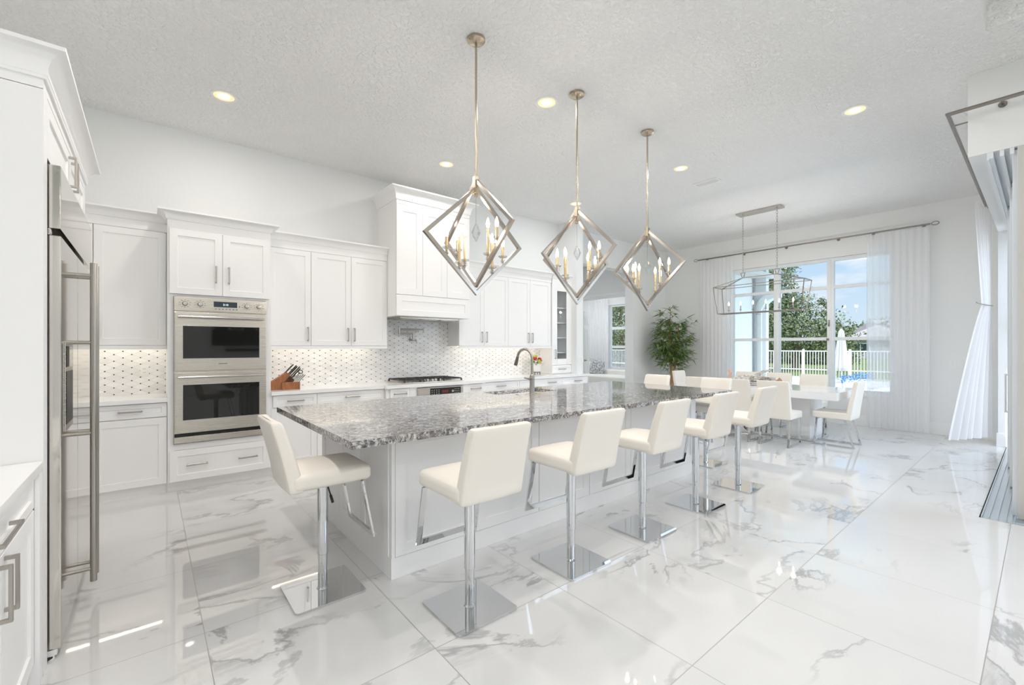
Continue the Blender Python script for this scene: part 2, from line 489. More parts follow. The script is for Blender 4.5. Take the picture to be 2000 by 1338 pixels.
FO0, FO1 = 6.45, 8.72
w = MB().box(XW, XW + .2, .2, WY0, 0, ZC).box(XW, XW + .2, WY0, WY1, 0, WZ0).box(XW, XW + .2, WY0, WY1, WZ1, ZC)
w.box(XW, XW + .2, WY1, FO0, 0, ZC).box(XW, XW + .2, FO0, FO1, 2.76, ZC).box(XW, XW + .2, FO1, 12.2, 0, ZC)
struct('wall_right', w, 'wall_paint', smooth=False)
# header over the corner sliding doors
HX, HY, HZ0 = 5.41, .42, 3.02
w = MB().box(HX, XW, .31, HY, HZ0, ZC).box(HX, HX + .11, LY0, .31, HZ0, ZC)
w.box(9.22, XW, .05, HY, 0, HZ0)
struct('wall_header', w, 'wall_paint', smooth=False)
struct('wall_corner', MB().box(HX - .05, HX + .12, LY0, -3.9, 0, HZ0), 'wall_paint', smooth=False)
# hall behind the passage and the family room past it
w = MB().box(4.9, 14, 11.95, 12.1, 0, ZC).box(4.9, 5.0, YB + .22, 12, 0, ZC)
struct('wall_hall', w, 'wall_paint', smooth=False)
FX = 13.4
FWY0, FWY1 = 8.0, 10.5
w = MB().box(FX, FX + .2, 5.0, FWY0, 0, ZC).box(FX, FX + .2, FWY1, 12.1, 0, ZC).box(FX, FX + .2, FWY0, FWY1, 0, .6).box(FX, FX + .2, FWY0, FWY1, 2.97, ZC)
w.box(XW + .2, FX, 5.45, 5.6, 0, ZC)
struct('wall_family', w, 'wall_paint', smooth=False)

def basemold(name, segs):
    """segs: boxes along walls: (x0,x1,y0,y1) footprint of the board, with a stepped cap"""
    m = MB()
    for (x0, x1, y0, y1) in segs:
        m.box(x0, x1, y0, y1, 0, .15, .003)
        t = .006
        if abs(x1 - x0) < abs(y1 - y0): m.box(x0 + t, x1, y0, y1, .15, .185, .004)
        else: m.box(x0, x1, y0 + t, y1, .15, .185, .004)
    struct(name, m, 'trim_white')
basemold('baseboard_right', [(XW - .02, XW, .425, YB), (XW - .02, XW, YB + .22, FO0)])
basemold('baseboard_back', [(XO1, XW, YB - .02, YB)])
basemold('baseboard_jamb', [(9.195, 9.22, .05, .435)])
struct('trim_1', MB().box(XW - .03, XW, FO0, FO1, 2.80, 2.88, .01).box(XW - .022, XW, FO0, FO1, 2.76, 2.80, .004), 'trim_white')

# dining window
def window(name, x, ys, zs, mull, deep, rail=.05):
    """frame with vertical mullions ys and rails zs; window plane x=const, looking along +x"""
    r = sroot(name, (x, 0, 0))
    f = MB(); y0, y1 = ys[0], ys[-1]; z0, z1 = zs[0], zs[-1]
    f.box(0, deep, y0, y0 + .06, z0, z1, .004).box(0, deep, y1 - .06, y1, z0, z1, .004)
    f.box(.002, deep - .002, y0 + .05, y1 - .05, z0 + .001, z0 + .06, .004).box(.002, deep - .002, y0 + .05, y1 - .05, z1 - .06, z1 - .001, .004)
    for y in ys[1:-1]:
        f.box(.001, deep - .001, y - mull / 2, y + mull / 2, z0 + .003, z1 - .003, .004)
        f.box(-.008, .01, y - .012, y + .012, z0, z1, .003)
    for z in zs[1:-1]: f.box(.01, deep - .01, y0 + .05, y1 - .05, z - rail / 2, z + rail / 2, .004)
    f.build('window_frame', 'frame_white', r)
    edges = ys
    for a, b in zip(ys, ys[1:]):
        for c, d in zip(zs, zs[1:]):
            MB().box(deep / 2 - .003, deep / 2 + .003, a + .03, b - .03, c + .02, d - .02).build('window_pane', 'window_glass', r, smooth=False)
    return r
w1 = window('window_1', XW + .06, [WY0, 2.54, 3.45, WY1], [WZ0, 1.55, 2.51, WZ1], .11, .09, .06)
MB().box(-.10, .06, WY0 - .04, WY1 + .04, WZ0 - .035, WZ0 + .005, .006).box(-.062, -.045, WY0 - .02, WY1 + .02, WZ0 - .11, WZ0 - .035, .004).build('window_sill', 'trim_white', w1)
MB().box(-.03, 0, 2.55, 2.575, 1.78, 1.90, .006).box(-.03, 0, 2.565, 2.60, 1.52, 1.56, .006).build('window_latch', 'dark_metal', w1)
w3 = window('added_window', LX0 - .15, [-3.9, -2.3, -.7, .9], [.25, 2.95], .08, .09)  # unseen window, added to let fill daylight in from behind the camera
w2 = window('window_2', FX + .06, [FWY0, 9.2, FWY1], [.6, 1.4, 2.1, 2.97], .08, .09, .10)

# corner sliding glass doors with their floor and head tracks
tr = MB().box(5.25, 9.22, .145, .335, -.02, .004)
for y in (.155, .20, .245, .29, .33): tr.box(5.25, 9.22, y - .004, y + .004, .004, .016)
tr.box(5.25, 5.42, LY0 + 1.1, .145, -.02, .004)
for x in (5.26, 5.30, 5.345, 5.39): tr.box(x - .004, x + .004, LY0 + 1.1, .147, .004, .015)
struct('trim_2', tr, 'aluminium', smooth=False)
hd = MB().box(HX + .11, 9.22, .09, .309, HZ0 - .001, HZ0 + .02)
for y in (.115, .17, .225, .285): hd.box(HX + .004, 9.22, y - .012, y + .012, HZ0 - .05, HZ0 - .001)
hd.box(HX + .003, 9.22, .297, .309, HZ0 - .06, HZ0 - .001)
for x in (5.43, 5.47, 5.51): hd.box(x - .01, x + .01, LY0 + 1.1, .098, HZ0 - .03, HZ0 - .002)
struct('trim_3', hd, 'frame_white', smooth=False)
def slider(name, axis, a, b, pos, mat='frame_white', lock=None):
    """sliding panel between a and b along x (axis 'x', at y=pos) or along y (axis 'y', at x=pos)"""
    r = sroot(name); t = .017
    def bx(m, u0, u1, z0, z1, th):
        if axis == 'x': m.box(u0, u1, pos - th, pos + th, z0, z1, .003)
        else: m.box(pos - th, pos + th, u0, u1, z0, z1, .003)
    f = MB(); bx(f, a, a + .07, .017, HZ0 - .01, t); bx(f, b - .07, b, .017, HZ0 - .01, t)
    bx(f, a + .069, b - .069, .016, .12, t - .002); bx(f, a + .069, b - .069, HZ0 - .1, HZ0 - .011, t - .002)
    f.build('panel_frame', mat, r)
    g = MB(); bx(g, a + .06, b - .06, .1, HZ0 - .08, .004); g.build('glass_pane', 'window_glass', r, smooth=False)
    return r
d1 = slider('door_1', 'x', 7.62, 8.72, .258)
d2 = slider('door_2', 'x', 6.55, 7.68, .205)
d3 = slider('door_3', 'x', 5.46, 6.62, .152)
hb = MB().tube([(6.60, .221, .75), (6.60, .250, .75), (6.60, .250, 1.12), (6.60, .221, 1.12)], .008, 8)
hb.build('door_pull', 'vinyl_white', d2)
slider('door_4', 'y', -1.15, .14, 5.39, 'frame_shaded')  # greige frame colour stands in for the shade on this panel
slider('door_5', 'y', -2.4, -1.05, 5.35)
lk = MB().box(9.16, 9.22, .20, .275, 1.66, 1.80, .01).box(9.145, 9.165, .225, .25, 1.69, 1.77, .008)
struct('trim_4', lk, 'dark_metal')

# panelled hall door standing open
def hall_door():
    r = sroot('door_6', (9.9, 8.66, 0), math.atan2(.42, .74)); r['kind'] = 'structure'
    m = MB().box(0, .85, 0, .04, .01, 2.44)
    for x0, x1 in ((.10, .40), (.45, .75)):
        for z0, z1 in ((.2, .85), (1.05, 1.95), (2.05, 2.34)):
            m.box(x0, x1, -.006, .002, z0, z1, .004).box(x0 + .035, x1 - .035, -.014, .002, z0 + .035, z1 - .035, .006)
    m.build('door_leaf', 'trim_white', r)
    MB().cyl((.08, -.01, 1.0), (.08, -.05, 1.0), .012).tube([(.08, -.05, 1.0), (.20, -.05, 1.0)], .01, 8).lathe([(.0, -.012), (.03, -.012), (.03, 0), (0, 0)], (.08, 0, 1.0), 16, 'y').build('lever_handle', 'dark_metal', r)
hall_door()

# backsplash tile on the kitchen wall
bs = MB().box(-1.0, .135, YB - .012, YB, .914, 1.42).box(1.01, 2.44, YB - .012, YB, .914, 1.42).box(2.44, 3.56, YB - .012, YB, .914, 1.84).box(3.56, 5.50, YB - .012, YB, .914, 1.42)
o = struct('backsplash', bs, 'rhombus_tile', smooth=False)

# ------------------------------------------------------------------ cabinet building blocks (front faces local -y at y=0)
GAP = .002
def shaker(mb, x0, x1, z0, z1, rail=.062, rec=.009, y=0, th=.02):
    """one shaker front as a closed shell: frame, bevelled step, recessed panel"""
    x0 += GAP; x1 -= GAP; z0 += GAP; z1 -= GAP
    rail = min(rail, (x1 - x0) * .3, (z1 - z0) * .3)
    bm = mb.bm
    def ring(i, yy): return [bm.verts.new((x0 + i, yy, z0 + i)), bm.verts.new((x1 - i, yy, z0 + i)), bm.verts.new((x1 - i, yy, z1 - i)), bm.verts.new((x0 + i, yy, z1 - i))]
    rs = [ring(0, y + th), ring(0, y + .0015), ring(.0015, y), ring(rail, y), ring(rail + .003, y + rec)]
    for A, B in zip(rs, rs[1:]):
        for j in range(4):
            k = (j + 1) % 4; bm.faces.new([A[j], A[k], B[k], B[j]])
    bm.faces.new(rs[-1]); bm.faces.new(rs[0][::-1])
def slab(mb, x0, x1, z0, z1, y=0, th=.02): mb.box(x0 + GAP, x1 - GAP, y, y + th, z0 + GAP, z1 - GAP, .0015, 1)
def pull(parent, x, z, L=.165, vert=True, y=0, w=.013, so=.034, mat='nickel'):
    m = MB(); h = L / 2
    if vert:
        m.box(x - w / 2, x + w / 2, y - so, y - so + .010, z - h, z + h, .0015, 1)
        for s in (-1, 1): m.box(x - w / 2, x + w / 2, y - so + .008, y + .001, z + s * (h - .006) - .006, z + s * (h - .006) + .006, .001, 1)
    else:
        m.box(x - h, x + h, y - so, y - so + .010, z - w / 2, z + w / 2, .0015, 1)
        for s in (-1, 1): m.box(x + s * (h - .006) - .006, x + s * (h - .006) + .006, y - so + .008, y + .001, z - w / 2, z + w / 2, .001, 1)
    return m.build('handle', mat, parent)
def door(root, x0, x1, z0, z1, hx=None, hz=None, L=.165, rail=.062, name='door', y=0):
    m = MB(); shaker(m, x0, x1, z0, z1, rail, y=y); d = m.build(name, CW, root)
    if hx is not None: pull(d, hx, hz, L, True, y)
    return d
def drawer(root, x0, x1, z0, z1, hs=None, L=.17, rail=.045, flat=False):
    m = MB()
    shaker(m, x0, x1, z0, z1, rail) if not flat else slab(m, x0, x1, z0, z1)
    d = m.build('drawer', CW, root)
    for hx in (hs if hs is not None else [(x0 + x1) / 2]): pull(d, hx, (z0 + z1) / 2, L, False)
    return d
def crown(root, x0, x1, yb, z0, zf, z1, out=.075, left=True, right=True, y=0, name='crown'):
    """frieze z0..zf and a cove from zf up to z1 that leans out"""
    h = z1 - zf
    prof = [(0, z0), (0, zf), (.010, zf), (.012, zf + .012)]
    for i in range(7):
        t = i / 6 * math.pi / 2
        prof.append((.014 + (out - .018) * (1 - math.cos(t)), zf + .014 + (h - .032) * math.sin(t)))
    prof += [(out, z1 - .016), (out, z1)]
    m = MB(); bm = m.bm; rings = []
    for o_, z in prof:
        pts = []
        if left: pts.append((x0 - o_, yb, z))
        pts += [(x0 - (o_ if left else 0), y - o_, z), (x1 + (o_ if right else 0), y - o_, z)]
        if right: pts.append((x1 + o_, yb, z))
        rings.append([bm.verts.new(p) for p in pts])
    for A, B in zip(rings, rings[1:]):
        for j in range(len(A) - 1): bm.faces.new([A[j], A[j + 1], B[j + 1], B[j]])
    top = rings[-1]
    back = []
    if not left: back.append(bm.verts.new((x0, yb, z1)))
    if not right: back.append(bm.verts.new((x1, yb, z1)))
    loop = top + ([back[-1]] if not right else []) + ([back[0]] if not left else [])
    bm.faces.new(loop)
    return m.build(name, CW, root)
def led(root, x0, x1, z, y=.17):
    MB().box(x0, x1, y, y + .03, z - .008, z, .001, 1).build('light_strip', 'led', root)
UF, UC0, UC1 = 2.53, 2.615, 2.70

# ---- left corner uppers and base beside the refrigerator
r = thing('wall_cabinet', 'single-door white wall cabinet between the steel refrigerator and the oven tower', 'cabinet', (-1.0, 5.55, 0))
MB().box(0, 1.135, .022, .33, 1.41, UF).build('body', CW, r)
door(r, .605, 1.133, 1.41, UF, .64, 1.56); door(r, .0, .603, 1.41, UF)
crown(r, 0, 1.135, .33, UF, UC0, UC1, left=False, right=False)
MB().box(0, 1.135, .004, .024, 1.375, 1.41, .002).build('light_rail', CW, r)
led(r, .1, 1.1, 1.41)
r = thing('base_cabinet', 'white base cabinet with one drawer under the short counter left of the ovens', 'cabinet', (-1.0, 5.32, 0))
MB().box(0, 1.135, .022, .56, .10, .874).box(0, 1.135, .06, .56, 0, .10).build('body', CW, r)
drawer(r, .605, 1.133, .735, .868); door(r, .605, 1.133, .10, .732, .64, .60); door(r, 0, .603, .10, .868)
tag(MB().box(-1.0, .135, 5.285, YB - .012, .874, .914, .004).build('countertop', 'quartz'), 'short white quartz countertop with an outlet behind it, left of the ovens', 'countertop')

# ---- oven tower
r = thing('oven_cabinet', 'tall white oven tower cabinet with two top doors and a wide bottom drawer', 'cabinet', (.135, 5.30, 0))
W = .875
MB().box(0, .045, 0, .57, .10, UF).box(W - .045, W, 0, .57, .10, UF).box(.045, W - .045, 0, .57, 1.885, UF).box(.045, W - .045, 0, .57, .405, .462).box(.045, W - .045, .3, .57, .46, 1.89).box(.045, W - .045, .022, .57, .1, .41).box(0, W, .06, .57, 0, .10).build('body', CW, r)
door(r, .012, W / 2, 1.905, UF, W / 2 - .055, 2.12, y=-.02); door(r, W / 2, W - .012, 1.905, UF, W / 2 + .055, 2.12, y=-.02)
d = drawer(r, .012, W - .012, .105, .405, [.23, .66], .17, .06); d.location = (0, -.02, 0)
crown(r, 0, W, .57, UF, UC0, UC1, y=-.002)
# ---- double wall oven
r = thing('double_wall_oven', 'stainless steel double wall oven with knobs and two dark glass doors', 'oven', (.182, 5.29, 0))
OW = .782
MB().box(.0, OW, .0, .30, .47, 1.88).build('body', 'stainless', r)
cp = MB().box(0, OW, -.022, .002, 1.745, 1.88, .003).build('control_panel', 'stainless', r)
MB().box(.315, .515, -.0245, -.02, 1.795, 1.85, .001).build('display', 'display', cp)
def text(s, size, loc, mat, parent, name='lettering', rot=(R(90), 0, 0), align='CENTER', ext=.0004):
    cu = bpy.data.curves.new(name, 'FONT'); cu.body = s; cu.size = size; cu.align_x = align; cu.extrude = ext
    cu.materials.append(MT[mat]); t0 = bpy.data.objects.new(name, cu); C.objects.link(t0); bpy.context.view_layer.update()
    me = bpy.data.meshes.new_from_object(t0.evaluated_get(bpy.context.evaluated_depsgraph_get())); bpy.data.objects.remove(t0)
    t = bpy.data.objects.new(name, me); C.objects.link(t)
    t.location = loc; t.rotation_euler = rot
    if parent: t.parent = parent
    return t
text('2:10', .026, (.415, -.026, 1.812), 'display_text', cp, 'clock_digits')
for i, kx in enumerate((.085, .205, .60, .71)):
    k = MB().lathe([(0, -.052), (.017, -.05), (.0205, -.044), (.021, -.026), (.0235, -.022)], (kx, 0, 1.815), 24, 'y'); k.box(kx - .004, kx + .004, -.058, -.045, 1.799, 1.831, .001)
    k.build('knob', 'steel', cp)
    t = MB()
    for j in range(10):
        a = 2 * math.pi * j / 10 + .3; c = math.cos(a); s = math.sin(a)
        x, z = kx + c * .041, 1.815 + s * .035
        t.box(x - .008, x + .008, -.0228, -.0218, z - .0018, z + .0018)
    t.build('knob_marks', 'dark_metal', cp)
t = MB()
for j in range(7): t.box(.325 + j * .0295, .342 + j * .0295, -.0228, -.0218, 1.771, 1.780)
t.box(.53, .54, -.0228, -.0218, 1.80, 1.815); t.build('button_marks', 'dark_metal', cp, kind='stuff')
for (z0, z1, g0, g1) in ((1.165, 1.732, 1.285, 1.60), (.565, 1.150, .69, 1.03)):
    d = MB().box(.004, OW - .004, -.026, .002, z0, z1, .004).build('oven_door', 'stainless', r)
    MB().box(.062, OW - .062, -.0275, -.024, g0 - .006, g1 + .006, .001).build('window_trim', 'steel', d)
    MB().box(.069, OW - .069, -.0295, -.025, g0, g1, .001).build('oven_window', 'oven_glass', d)
    h = MB().cyl((.03, -.066, z1 - .045), (OW - .03, -.066, z1 - .045), .0115, 16)
    for x in (.045, OW - .045): h.box(x - .012, x + .012, -.066, -.02, z1 - .055, z1 - .035, .002)
    h.build('handle', 'steel', d)
    if z0 > 1: MB().box(.355, .43, -.0268, -.0255, 1.226, 1.233).build('maker_mark', 'dark_metal', d)
v = MB().box(0, OW, -.02, .002, .47, .53, .002); v.build('vent_trim', 'stainless', r)
vs = MB().box(.004, OW - .004, -.004, .003, .53, .562)
for i in range(5): vs.box(.05 + i * .165, .10 + i * .165, -.016, -.002, .532, .542)
vs.build('vent_slot', 'black', r)

# ---- main uppers
r = thing('wall_cabinet', 'three-door white wall cabinet right of the ovens above the knife block', 'cabinet', (1.01, 5.55, 0))
W = 1.425
MB().box(0, W, .022, .33, 1.41, UF).build('body', CW, r)
for x0, x1, h in ((.02, .475, .44), (.475, .95, .91), (.95, W, .99)): door(r, x0, x1, 1.41, UF, h, 1.55)
crown(r, 0, W, .33, UF, UC0, UC1, left=False, right=False)
MB().box(0, W, .004, .024, 1.375, 1.41, .002).build('light_rail', CW, r)
led(r, .1, W - .1, 1.41)
r = thing('wall_cabinet', 'four-door white wall cabinet between the range hood and the glass-door tower', 'cabinet', (3.56, 5.55, 0))
W = 1.93
MB().box(0, W, .022, .33, 1.41, UF).build('body', CW, r)
for x0, x1, h in ((0, .46, .415), (.46, .945, .505), (.945, 1.42, 1.375), (1.42, W - .02, 1.465)): door(r, x0, x1, 1.41, UF, h, 1.55)
crown(r, 0, W, .33, UF, UC0, UC1, left=False, right=False)
MB().box(0, W, .004, .024, 1.375, 1.41, .002).build('light_rail', CW, r)
led(r, .1, W - .1, 1.41)
# ---- range hood cabinet
r = thing('range_hood', 'tall white panelled range hood with crown above the gas cooktop', 'hood', (2.437, 5.27, 0))
W = 1.121
MB().box(0, W, .022, .61, 1.80, 3.24).build('body', CW, r)
for i in range(3): door(r, i * W / 3, (i + 1) * W / 3, 2.075, 3.24, rail=.085)
door(r, 0, W, 1.80, 2.072, rail=.075, name='apron')
crown(r, 0, W, .61, 3.24, 3.29, 3.44, .10)
hl = MB().box(.10, W - .12, .10, .54, 1.775, 1.80, .004)
for i in range(3): hl.box(.16 + i * .29, .40 + i * .29, .16, .48, 1.768, 1.777, .002)
hl.build('vent_liner', 'stainless', r)
# ---- glass tower on the counter
r = thing('display_cabinet', 'narrow tall white cabinet with a glass door and shelves standing on the counter', 'cabinet', (5.50, 5.55, 0))
W = .495
MB().box(0, .02, .022, .33, .916, UF).box(W - .02, W, .022, .33, .916, UF).box(.02, W - .02, .31, .33, .916, UF).box(.02, W - .02, .022, .31, .916, 1.10).box(.02, W - .02, .022, .31, 2.46, UF).build('body', CW, r)
for i in range(4): MB().box(.021, W - .021, .06, .309, 1.285 + i * .27, 1.303 + i * .27).build('shelf', CW, r)
d = MB()
for (a, b, c, e) in ((0, .13, 1.075, UF), (W - .125, W, 1.075, UF), (.13, W - .125, 1.075, 1.185), (.13, W - .125, 2.40, UF)): d.box(a + .001, b - .0005, 0, .02, c + .001, e, .0012, 1)
d = d.build('door', CW, r)
MB().box(.125, W - .12, .009, .013, 1.18, 2.405).build('glass_pane', 'window_glass', d, smooth=False)
pull(d, .075, 1.27, .165, True)
drawer(r, 0, W, .93, 1.072)
crown(r, 0, W, .33, UF, UC0, UC1, .05, left=False, right=False)

# ---- main base run
def base(name_label, x0, x1, yf, splits, drawers=True, pulls=None, xd=None, yb=YB - .02):
    r = thing('base_cabinet', name_label, 'cabinet', (x0, yf, 0)); W = x1 - x0
    MB().box(0, W, .022, yb - yf, .10, .874).box(0, W, .07, yb - yf, 0, .10).build('body', CW, r)
    if drawers: drawer(r, *(xd or (0, W)), .735, .868, pulls)
    n = len(splits) - 1
    for i in range(n):
        a, b = splits[i], splits[i + 1]
        hx = (b - .05 if i % 2 == 0 else a + .05)
        door(r, a, b, .10, .732 if drawers else .868, hx, .60)
    return r
YF = 5.30
base('white base cabinet with a drawer right below the wooden knife block', 1.01, 1.485, YF, [0, .475], xd=(.02, .475))
base('wide white base cabinet left of the cooktop cabinet with a broad drawer', 1.485, 2.29, YF, [0, .40, .805])
YK = 5.22
base('slim white base cabinet in the bumped-out section left of the built-in speed oven', 2.29, 2.60, YK, [.04, .31], xd=(.04, .31))
r = thing('base_cabinet', 'white cabinet housing the speed oven under the gas cooktop', 'cabinet', (2.60, YK, 0))
MB().box(0, .10, 0, .63, .10, .874).box(.80, .90, 0, .63, .10, .874).box(.1, .8, 0, .63, .86, .874).box(.1, .8, .0, .63, .10, .36).box(.1, .8, .45, .63, .3, .87).box(0, .9, .06, .63, 0, .10).build('body', CW, r)
base('slim white base cabinet in the bumped-out section right of the built-in speed oven', 3.50, 3.76, YK, [0, .26])
base('white base cabinet with a long drawer right of the bumped-out cooktop section', 3.78, 4.53, YF, [0, .375, .75])
base('white base cabinet with a drawer behind the island faucet under the flower pot', 4.53, 5.50, YF, [0, .485, .97], pulls=[.72], xd=(0, .97))
base('white base cabinet at the end of the counter below the glass-door tower', 5.50, 6.16, YF, [0, .33, .66], pulls=[.40], yb=5.415)
r = thing('speed_oven', 'built-in stainless speed oven with black touch panel below the gas cooktop', 'oven', (2.70, YK, 0))
MB().box(0, .70, -.002, .44, .365, .855).build('body', 'stainless', r)
MB().box(.02, .69, -.03, -.001, .36, .72, .004).build('oven_door', 'stainless', r)
cp = MB().box(.0, .70, -.024, -.001, .725, .855, .003).build('control_panel', 'stainless', r)
MB().box(.18, .66, -.026, -.02, .74, .845, .001).build('touch_panel', 'oven_glass', cp)
MB().box(.36, .46, -.0268, -.025, .775, .815, .0005).build('display', 'display_red', cp)
MB().lathe([(0, -.045), (.017, -.043), (.019, -.026)], (.52, 0, .795), 20, 'y').build('knob', 'steel', cp)
t = MB()
for i in range(4):
    for j in range(3): t.box(.20 + i * .035, .212 + i * .035, -.0268, -.0255, .765 + j * .025, .771 + j * .025)
t.build('button_marks', 'white_plastic', cp, kind='stuff'); t = MB()
for i in range(3):
    for j in range(3): t.box(.56 + i * .03, .572 + i * .03, -.0268, -.0255, .765 + j * .025, .771 + j * .025)
t.build('button_marks', 'white_plastic', cp, kind='stuff')
# quartz counter on the main run, with the bump-out
poly = [(1.01, 5.268), (2.275, 5.268), (2.275, 5.188), (3.775, 5.188), (3.775, 5.268), (6.165, 5.268), (6.165, 5.42), (5.995, 5.42), (5.995, YB - .012), (1.01, YB - .012)]
tag(MB().prism([(x, y, .874) for x, y in poly], (0, 0, .04)).build('countertop', 'quartz', smooth=False), 'long white quartz countertop along the back wall under the cooktop and knife block', 'countertop')

# ---- gas cooktop
r = thing('gas_cooktop', 'stainless gas cooktop with black iron grates under the white hood', 'cooktop', (2.545, 5.285, .914))
MB().box(0, .915, 0, .52, 0, .014, .004).build('tray', 'stainless', r)
for gx in (.02, .315, .61):
    g = MB(); w_ = .285; a0, a1 = (gx, gx + w_)
    y0 = .02 if gx != .315 else .15
    for x in (a0, a0 + w_ / 2, a1): g.box(x - .007, x + .007, y0, .50, .034, .050, .002, 1)
    for y in (y0, (y0 + .5) / 2, .50): g.box(a0, a1, y - .007, y + .007, .034, .050, .002, 1)
    for x in (a0, a1):
        for y in (y0, .50): g.box(x - .009, x + .009, y - .009, y + .009, .012, .036)
    g.build('grate', 'iron', r)
for bx, by, br in ((.16, .14, .035), (.16, .38, .045), (.457, .33, .055), (.755, .14, .04), (.755, .38, .04)):
    MB().lathe([(0, .031), (br * .8, .031), (br, .026), (br * 1.1, .014)], (bx, by, 0), 20).build('burner', 'dark_metal', r)
for i in range(5):
    MB().lathe([(0, .044), (.016, .043), (.018, .036), (.019, .014)], (.33 + i * .064, .07 + (i % 2) * .02, 0), 16).build('knob', 'steel', r)
# ---- pot filler
r = thing('pot_filler', 'brushed nickel folding pot filler on the tiled wall above the cooktop', 'faucet', (2.94, YB - .012, 1.50))
MB().lathe([(0, -.012), (.034, -.012), (.036, 0)], (0, 0, 0), 20, 'y').cyl((0, 0, 0), (0, -.06, 0), .013).cyl((0, -.06, 0), (.05, -.06, 0), .014).build('wall_flange', 'nickel', r)
MB().cyl((0, -.06, 0), (0, -.06, .10), .014).tube([(0, -.06, .09), (-.22, -.075, .09)], .011, 10).cyl((-.22, -.075, .075), (-.22, -.075, .165), .014).build('lower_arm', 'nickel', r)
MB().tube([(-.22, -.075, .15), (.14, -.12, .15)], .0115, 10).cyl((.14, -.12, .17), (.14, -.12, .10), .012).tube([(.06, -.11, .15), (.06, -.11, .11)], .009, 8).build('spout_arm', 'nickel', r)
MB().tube([(.055, -.06, 0), (.06, -.06, -.055)], .005, 8).tube([(.125, -.12, .14), (.125, -.125, .09)], .004, 8).build('lever', 'nickel', r)

# ---- wall plates
def plate(label, loc, n, rz=0, kind='switch', name='light_switch'):
    w_ = .07 + (n - 1) * .046
    r = thing(name, label, kind, loc, rz)
    MB().box(-w_ / 2, w_ / 2, -.006, 0, -.058, .058, .003).build('plate', 'white_plastic', r)
    for i in range(n):
        x = (i - (n - 1) / 2) * .046
        m = MB().box(x - .0165, x + .0165, -.010, -.005, -.034, .034, .002)
        rk = m.build('rocker' if kind == 'switch' else 'socket', 'white_plastic', r)
        if kind == 'outlet':
            for z in (-.018, .018): MB().box(x - .007, x - .004, -.0104, -.0095, z - .005, z + .005).box(x + .004, x + .007, -.0104, -.0095, z - .005, z + .005).build('slots', 'gap_dark', rk)
    return r
plate('white electrical outlet on the dotted tile left of the ovens', (-.035, YB - .012, 1.155), 1, 0, 'outlet', 'wall_outlet')
plate('white outlet on the dotted tile right of the knife block', (2.16, YB - .012, 1.16), 1, 0, 'outlet', 'wall_outlet')
plate('white outlet on the dotted tile right of the cooktop', (4.15, YB - .012, 1.16), 1, 0, 'outlet', 'wall_outlet')
plate('white triple switch plate on the wall end beside the glass-door tower', (6.09, 5.42, 1.17), 3)
plate('single white switch beside the sheer curtain on the window wall', (XW, 1.09, 1.13), 1, R(-90))
plate('wide white four-gang switch plate on the window wall', (XW, .87, 1.13), 4, R(-90))
plate('small white thermostat-like switch high beside the sheer curtain', (XW, 1.185, 1.51), 1, R(-90))

# ---- knife block with knives
r = thing('knife_block', 'reddish wooden knife block on the white counter right of the ovens', 'knife block', (1.19, 5.52, .914), R(-8))
MB().prism([(-.16, -.06, 0), (-.02, -.06, 0), (.10, -.06, .105), (.02, -.06, .20), (-.16, -.06, .075)], (0, .13, 0)).build('block', 'cherry_wood', r, smooth=False)
MB().box(-.03, .155, -.085, -.058, 0, .085, .002).build('front_rack', 'cherry_wood', r)
A = R(50); ux, uz = math.cos(A) * .8, math.sin(A)
def knife(label, base_, L, rr, group, scissor=False):
    b = Vector(base_); d = Vector((.66, 0, .75)).normalized()
    m = MB(); M = Matrix.Translation(Vector((1.19, 5.52, .914))) @ Matrix.Rotation(R(-8), 4, 'Z')
    m.tube([b - d * .02, b, b + d * L * .5, b + d * L * .9, b + d * L], rr, 8, r2=rr * .62, taper=[.75, .85, 1.05, 1.1, .7])
    if scissor:
        e = b + d * L
        ring = [e + Vector((.022 * math.cos(t), .0, .022 * math.sin(t))) for t in [2 * math.pi * i / 12 for i in range(12)]]
        m.tube(ring, .005, 8, closed=True)
    o = m.xf(Matrix.Identity(4)).build('knife' if not scissor else 'kitchen_scissors', 'knife_handle')
    o.matrix_world = M
    return tag(o, label, 'knife' if not scissor else 'scissors', group)
big = [(.012, -.035, .195, .12), (.012, .0, .195, .10), (.035, -.045, .17, .13), (.035, -.01, .17, .135), (.058, -.04, .145, .15), (.058, .03, .165, .12), (.075, .0, .13, .12), (.078, .035, .13, .14)]
for x, y, z, L in big: knife('black-handled chef knife standing in the upper part of the wooden block', (x, y, z), L, .011, 'large knives in the block')
for i in range(8): knife('black steak knife in the low front rack of the wooden knife block', (.0 + i * .02, -.072, .085), .105, .0062, 'steak knives in the front rack')
knife('black-handled kitchen scissors at the right of the wooden knife block', (.095, .01, .11), .11, .007, None, True)

